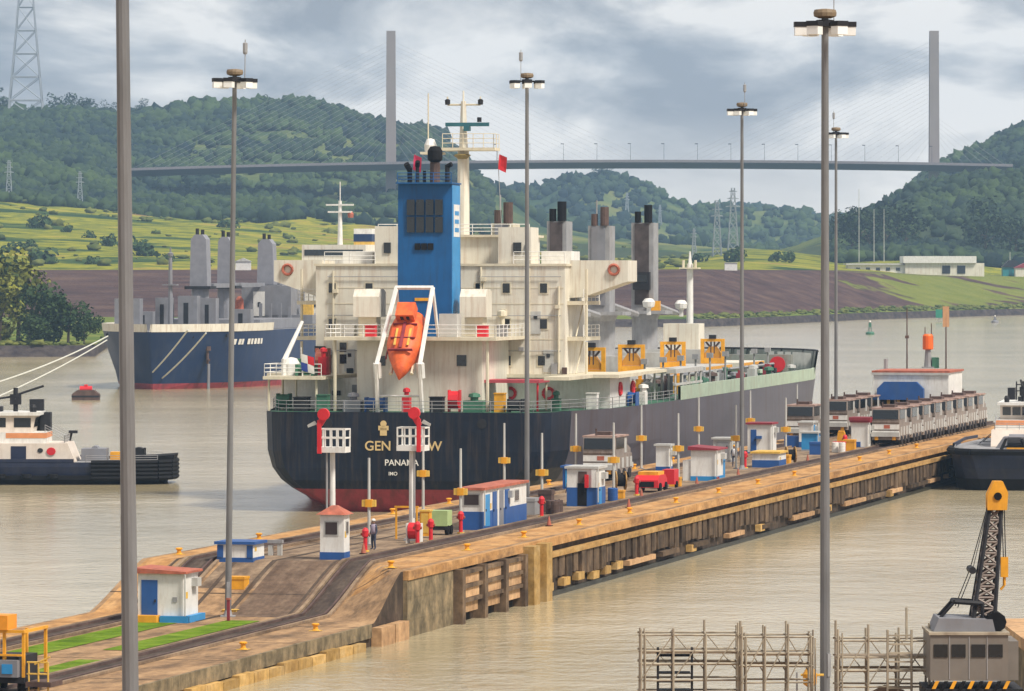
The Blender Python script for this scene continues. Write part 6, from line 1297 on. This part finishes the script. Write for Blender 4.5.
D = 186; kk = D/F
cn = thing('lattice_crane', 'grey cabbed lattice boom crane with yellow boom head at bottom right', 'crane', (wx(972,D), D, 3.2))
CAB = mat('crane_cab_grey', (.18,.16,.14), .55, var=.08, dirt=(.15,.11,.08), dirt_amt=.4)
cb_ = MB().box(-1.55,1.35,0,3.2,1.75,3.45).box(1.36,1.75,.2,3.0,1.75,3.2).build('cabin', CAB, cn)
for x_ in (-1.42,-.76,-.02,.62): MB().box(x_,x_+.52,-.03,-.005,2.62,3.1).build('window', GLASS, cb_)
for x_ in (-.85,-.12,.55): MB().box(x_,x_+.03,-.02,-.004,1.8,3.4).build('panel_seam', GREYST, cb_)
MB().box(-1.6,1.4,-.06,3.25,3.452,3.55).build('roof_edge', SCM, cb_); MB().prism([(-1.4,3.553),(.9,3.553),(.8,4.0),(-1.2,4.05)],'y',.3,2.8).build('roof_hood', MGREY, cb_)
MB().tube((.95,.4,3.9),(.95,2.4,3.9),.38,n=10).build('hoist_drum', BLACK, cn)
for i in range(9): MB().prism([(-1.5+i*.33,1.45),(-1.36+i*.33,1.45),(-1.22+i*.33,1.74),(-1.36+i*.33,1.74)],'y',-.08,-.03).build('hazard_stripe', YELLOW if i % 2 == 0 else BLACK, cn)
MB().box(-1.7,1.9,-.02,3.3,1.1,1.44).build('turntable', DARK, cn)
for y_ in (.1,2.4): MB().box(-1.9,2.1,y_,y_+.8,0,.95).build('crawler_track', BLACK, cn)
bx0, bz0, bx1, bz1 = wx(985,D)-wx(972,D), wz(633,D)-3.2, wx(1001,D)-wx(972,D), wz(512,D)-3.2
ch = [((bx0-.42,.9,bz0),(bx1-.22,2.1,bz1)),((bx0+.42,.9,bz0),(bx1+.22,2.1,bz1)),((bx0-.42,2.1,bz0),(bx1-.22,2.5,bz1)),((bx0+.42,2.1,bz0),(bx1+.22,2.5,bz1))]
boom = MB(); ip = lambda c, f: Vector(c[0]).lerp(Vector(c[1]), f)
for c in ch: boom.tube(c[0], c[1], .085, n=6)
b0_ = boom.build('boom', DARK, cn); lat = MB(); n = 11
for i in range(n):
    f0, f1 = i/n, (i+1)/n
    for a, b_ in ((0,1),(2,3),(0,2),(1,3)):
        lat.tube(ip(ch[a],f0), ip(ch[b_],f1), .045, n=4); lat.tube(ip(ch[b_],f0), ip(ch[a],f1), .045, n=4); lat.tube(ip(ch[a],f1), ip(ch[b_],f1), .05, n=4)
lat.build('boom_lattice', mat('lattice_grey_brown', (.20,.16,.14), .6, var=.2), b0_)
hx = wx(1002,D)-wx(972,D); hz = wz(510,D)-3.2
MB().prism([(hx-.36,hz-.1),(hx+.38,hz-.1),(hx+.42,hz+.55),(hx+.22,hz+.98),(hx-.12,hz+.98),(hx-.36,hz+.5)],'y',1.9,2.1).prism([(hx-.36,hz-.1),(hx+.38,hz-.1),(hx+.42,hz+.55),(hx+.22,hz+.98),(hx-.12,hz+.98),(hx-.36,hz+.5)],'y',2.4,2.6).build('boom_head', YELLOW, b0_)
MB().tube((hx+.03,1.85,hz+.42),(hx+.03,2.65,hz+.42),.15,n=12).build('sheave', BLACK, b0_)
mx_ = wx(1009,D)-wx(972,D); mz = wz(572,D)-3.2
MB().tube((hx+.3,2.2,hz),(mx_+.05,1.8,mz+.4),.02,n=4).tube((hx+.2,2.2,hz),(mx_-.03,1.8,mz+.4),.02,n=4).build('hoist_rope', DARK, cn)
MB().box(mx_-.14,mx_+.14,1.7,1.9,mz-.3,mz+.45).tube((mx_,1.8,mz-.3),(mx_,1.8,mz-.62),.06,n=5).tube((mx_,1.8,mz-.62),(mx_-.14,1.8,mz-.78),.05,n=5).build('hook_block', YELLOW, cn)
ax_, az = wx(975,D)-wx(972,D), wz(572,D)-3.2
pn = MB()
for y_ in (1.0,2.0): pn.tube((wx(978,D)-wx(972,D),y_,4.0),(hx-.2,2.2,hz+.4),.018,n=4).tube((wx(960,D)-wx(972,D),y_,4.4),(ax_-.0,y_,az),.018,n=4).tube((ax_,y_,az),(hx-.2,2.2,hz+.5),.018,n=4)
pn.build('pendant_rope', DARK, cn); MB().tube((ax_,.9,az),(ax_,2.1,az),.14,n=8).build('spreader', DARK, cn)
MB().tube((wx(942,D)-wx(972,D),1,4.0),(wx(957,D)-wx(972,D),1,4.62),.06,n=5).tube((wx(957,D)-wx(972,D),.95,4.62),(wx(957,D)-wx(972,D),2.05,4.62),.09,n=6).tube((wx(957,D)-wx(972,D),1,4.62),(wx(985,D)-wx(972,D),1,4.55),.1,n=6).tube((wx(957,D)-wx(972,D),2,4.62),(wx(985,D)-wx(972,D),2,4.55),.1,n=6).tube((wx(985,D)-wx(972,D),1,4.6),(wx(985,D)-wx(972,D),1,3.6),.07,n=5).tube((wx(942,D)-wx(972,D),2,4.0),(wx(957,D)-wx(972,D),2,4.62),.06,n=5).build('a_frame', DARK, cn)

ym = thing('track_machine', 'yellow track maintenance machine with orange box on a frame at bottom left', 'machine', PL(-79.6, 4.2, 1.36), ANG); ym.scale = (.9,.9,.86)
MB().box(-.5,3.2,-1.2,1.6,.5,.8).build('chassis', DARK, ym)
for x_ in (-.4,2.9):
    for y_ in (-1.1,-.1,1.4): MB().box(x_,x_+.14,y_-.07,y_+.07,.8,3.1).build('post', YELLOW, ym)
MB().box(-.5,3.1,-1.2,-1.06,3.101,3.25).box(-.5,3.1,1.3,1.45,3.101,3.25).box(-.5,-.36,-1.05,1.29,3.101,3.25).box(-.5,-.36,-1.05,1.29,1.9,2.0).build('top_frame', YELLOW, ym)
MB().box(-.6,.8,-.35,1.5,3.252,4.0).build('orange_box', mat('box_orange', (.80,.30,.02), .5), ym)
MB().box(-.2,2.6,-.8,1.1,.81,1.85).build('engine', DARK, ym); MB().box(-.7,-.22,-.9,.1,.82,1.7).build('control_panel', MGREY, ym); MB().box(-.75,-.71,-.65,-.1,1.0,1.5).build('panel_glass', LBLUE, ym)
MB().box(-.9,-.3,.2,1.5,.55,1.1).build('white_tank', WHITE, ym)
hr = MB()
for y_ in (-2.4,-1.9,-1.4): hr.tube((-.4,y_,.1),(-.4,y_,1.6),.05,n=5)
hr.tube((-.4,-2.4,1.6),(-.4,-1.3,1.6),.05,n=5).tube((-.4,-2.4,1.0),(-.4,-1.3,1.0),.05,n=5).tube((-.4,-2.5,1.9),(-.4,-1.7,1.5),.05,n=5).build('handrail', YELLOW2, ym)
MB().box(-.6,1.2,-2.6,-1.3,.35,.6).build('side_step', BROWNST, ym)
for x_ in (.2,2.4):
    for y_ in (-.8,.9): MB().tube((x_,y_-.1,.3),(x_,y_+.1,.3),.34,n=12).build('wheel', BLACK, ym)

# ------------------------------------------------------------------ the air
hz_m = bpy.data.materials.new('haze'); hz_m.use_nodes = True; t = hz_m.node_tree; t.nodes.clear()
o_ = N(t, 'ShaderNodeOutputMaterial'); pv = N(t, 'ShaderNodeVolumePrincipled'); pv.inputs['Color'].default_value = (.42,.66,1,1); pv.inputs['Density'].default_value = .00008; pv.inputs['Anisotropy'].default_value = .0
t.links.new(pv.outputs[0], o_.inputs['Volume'])
hz_o = MB().box(-1900,1900,-200,6400,-4,290).build('haze', hz_m); tag(hz_o, kind='stuff')
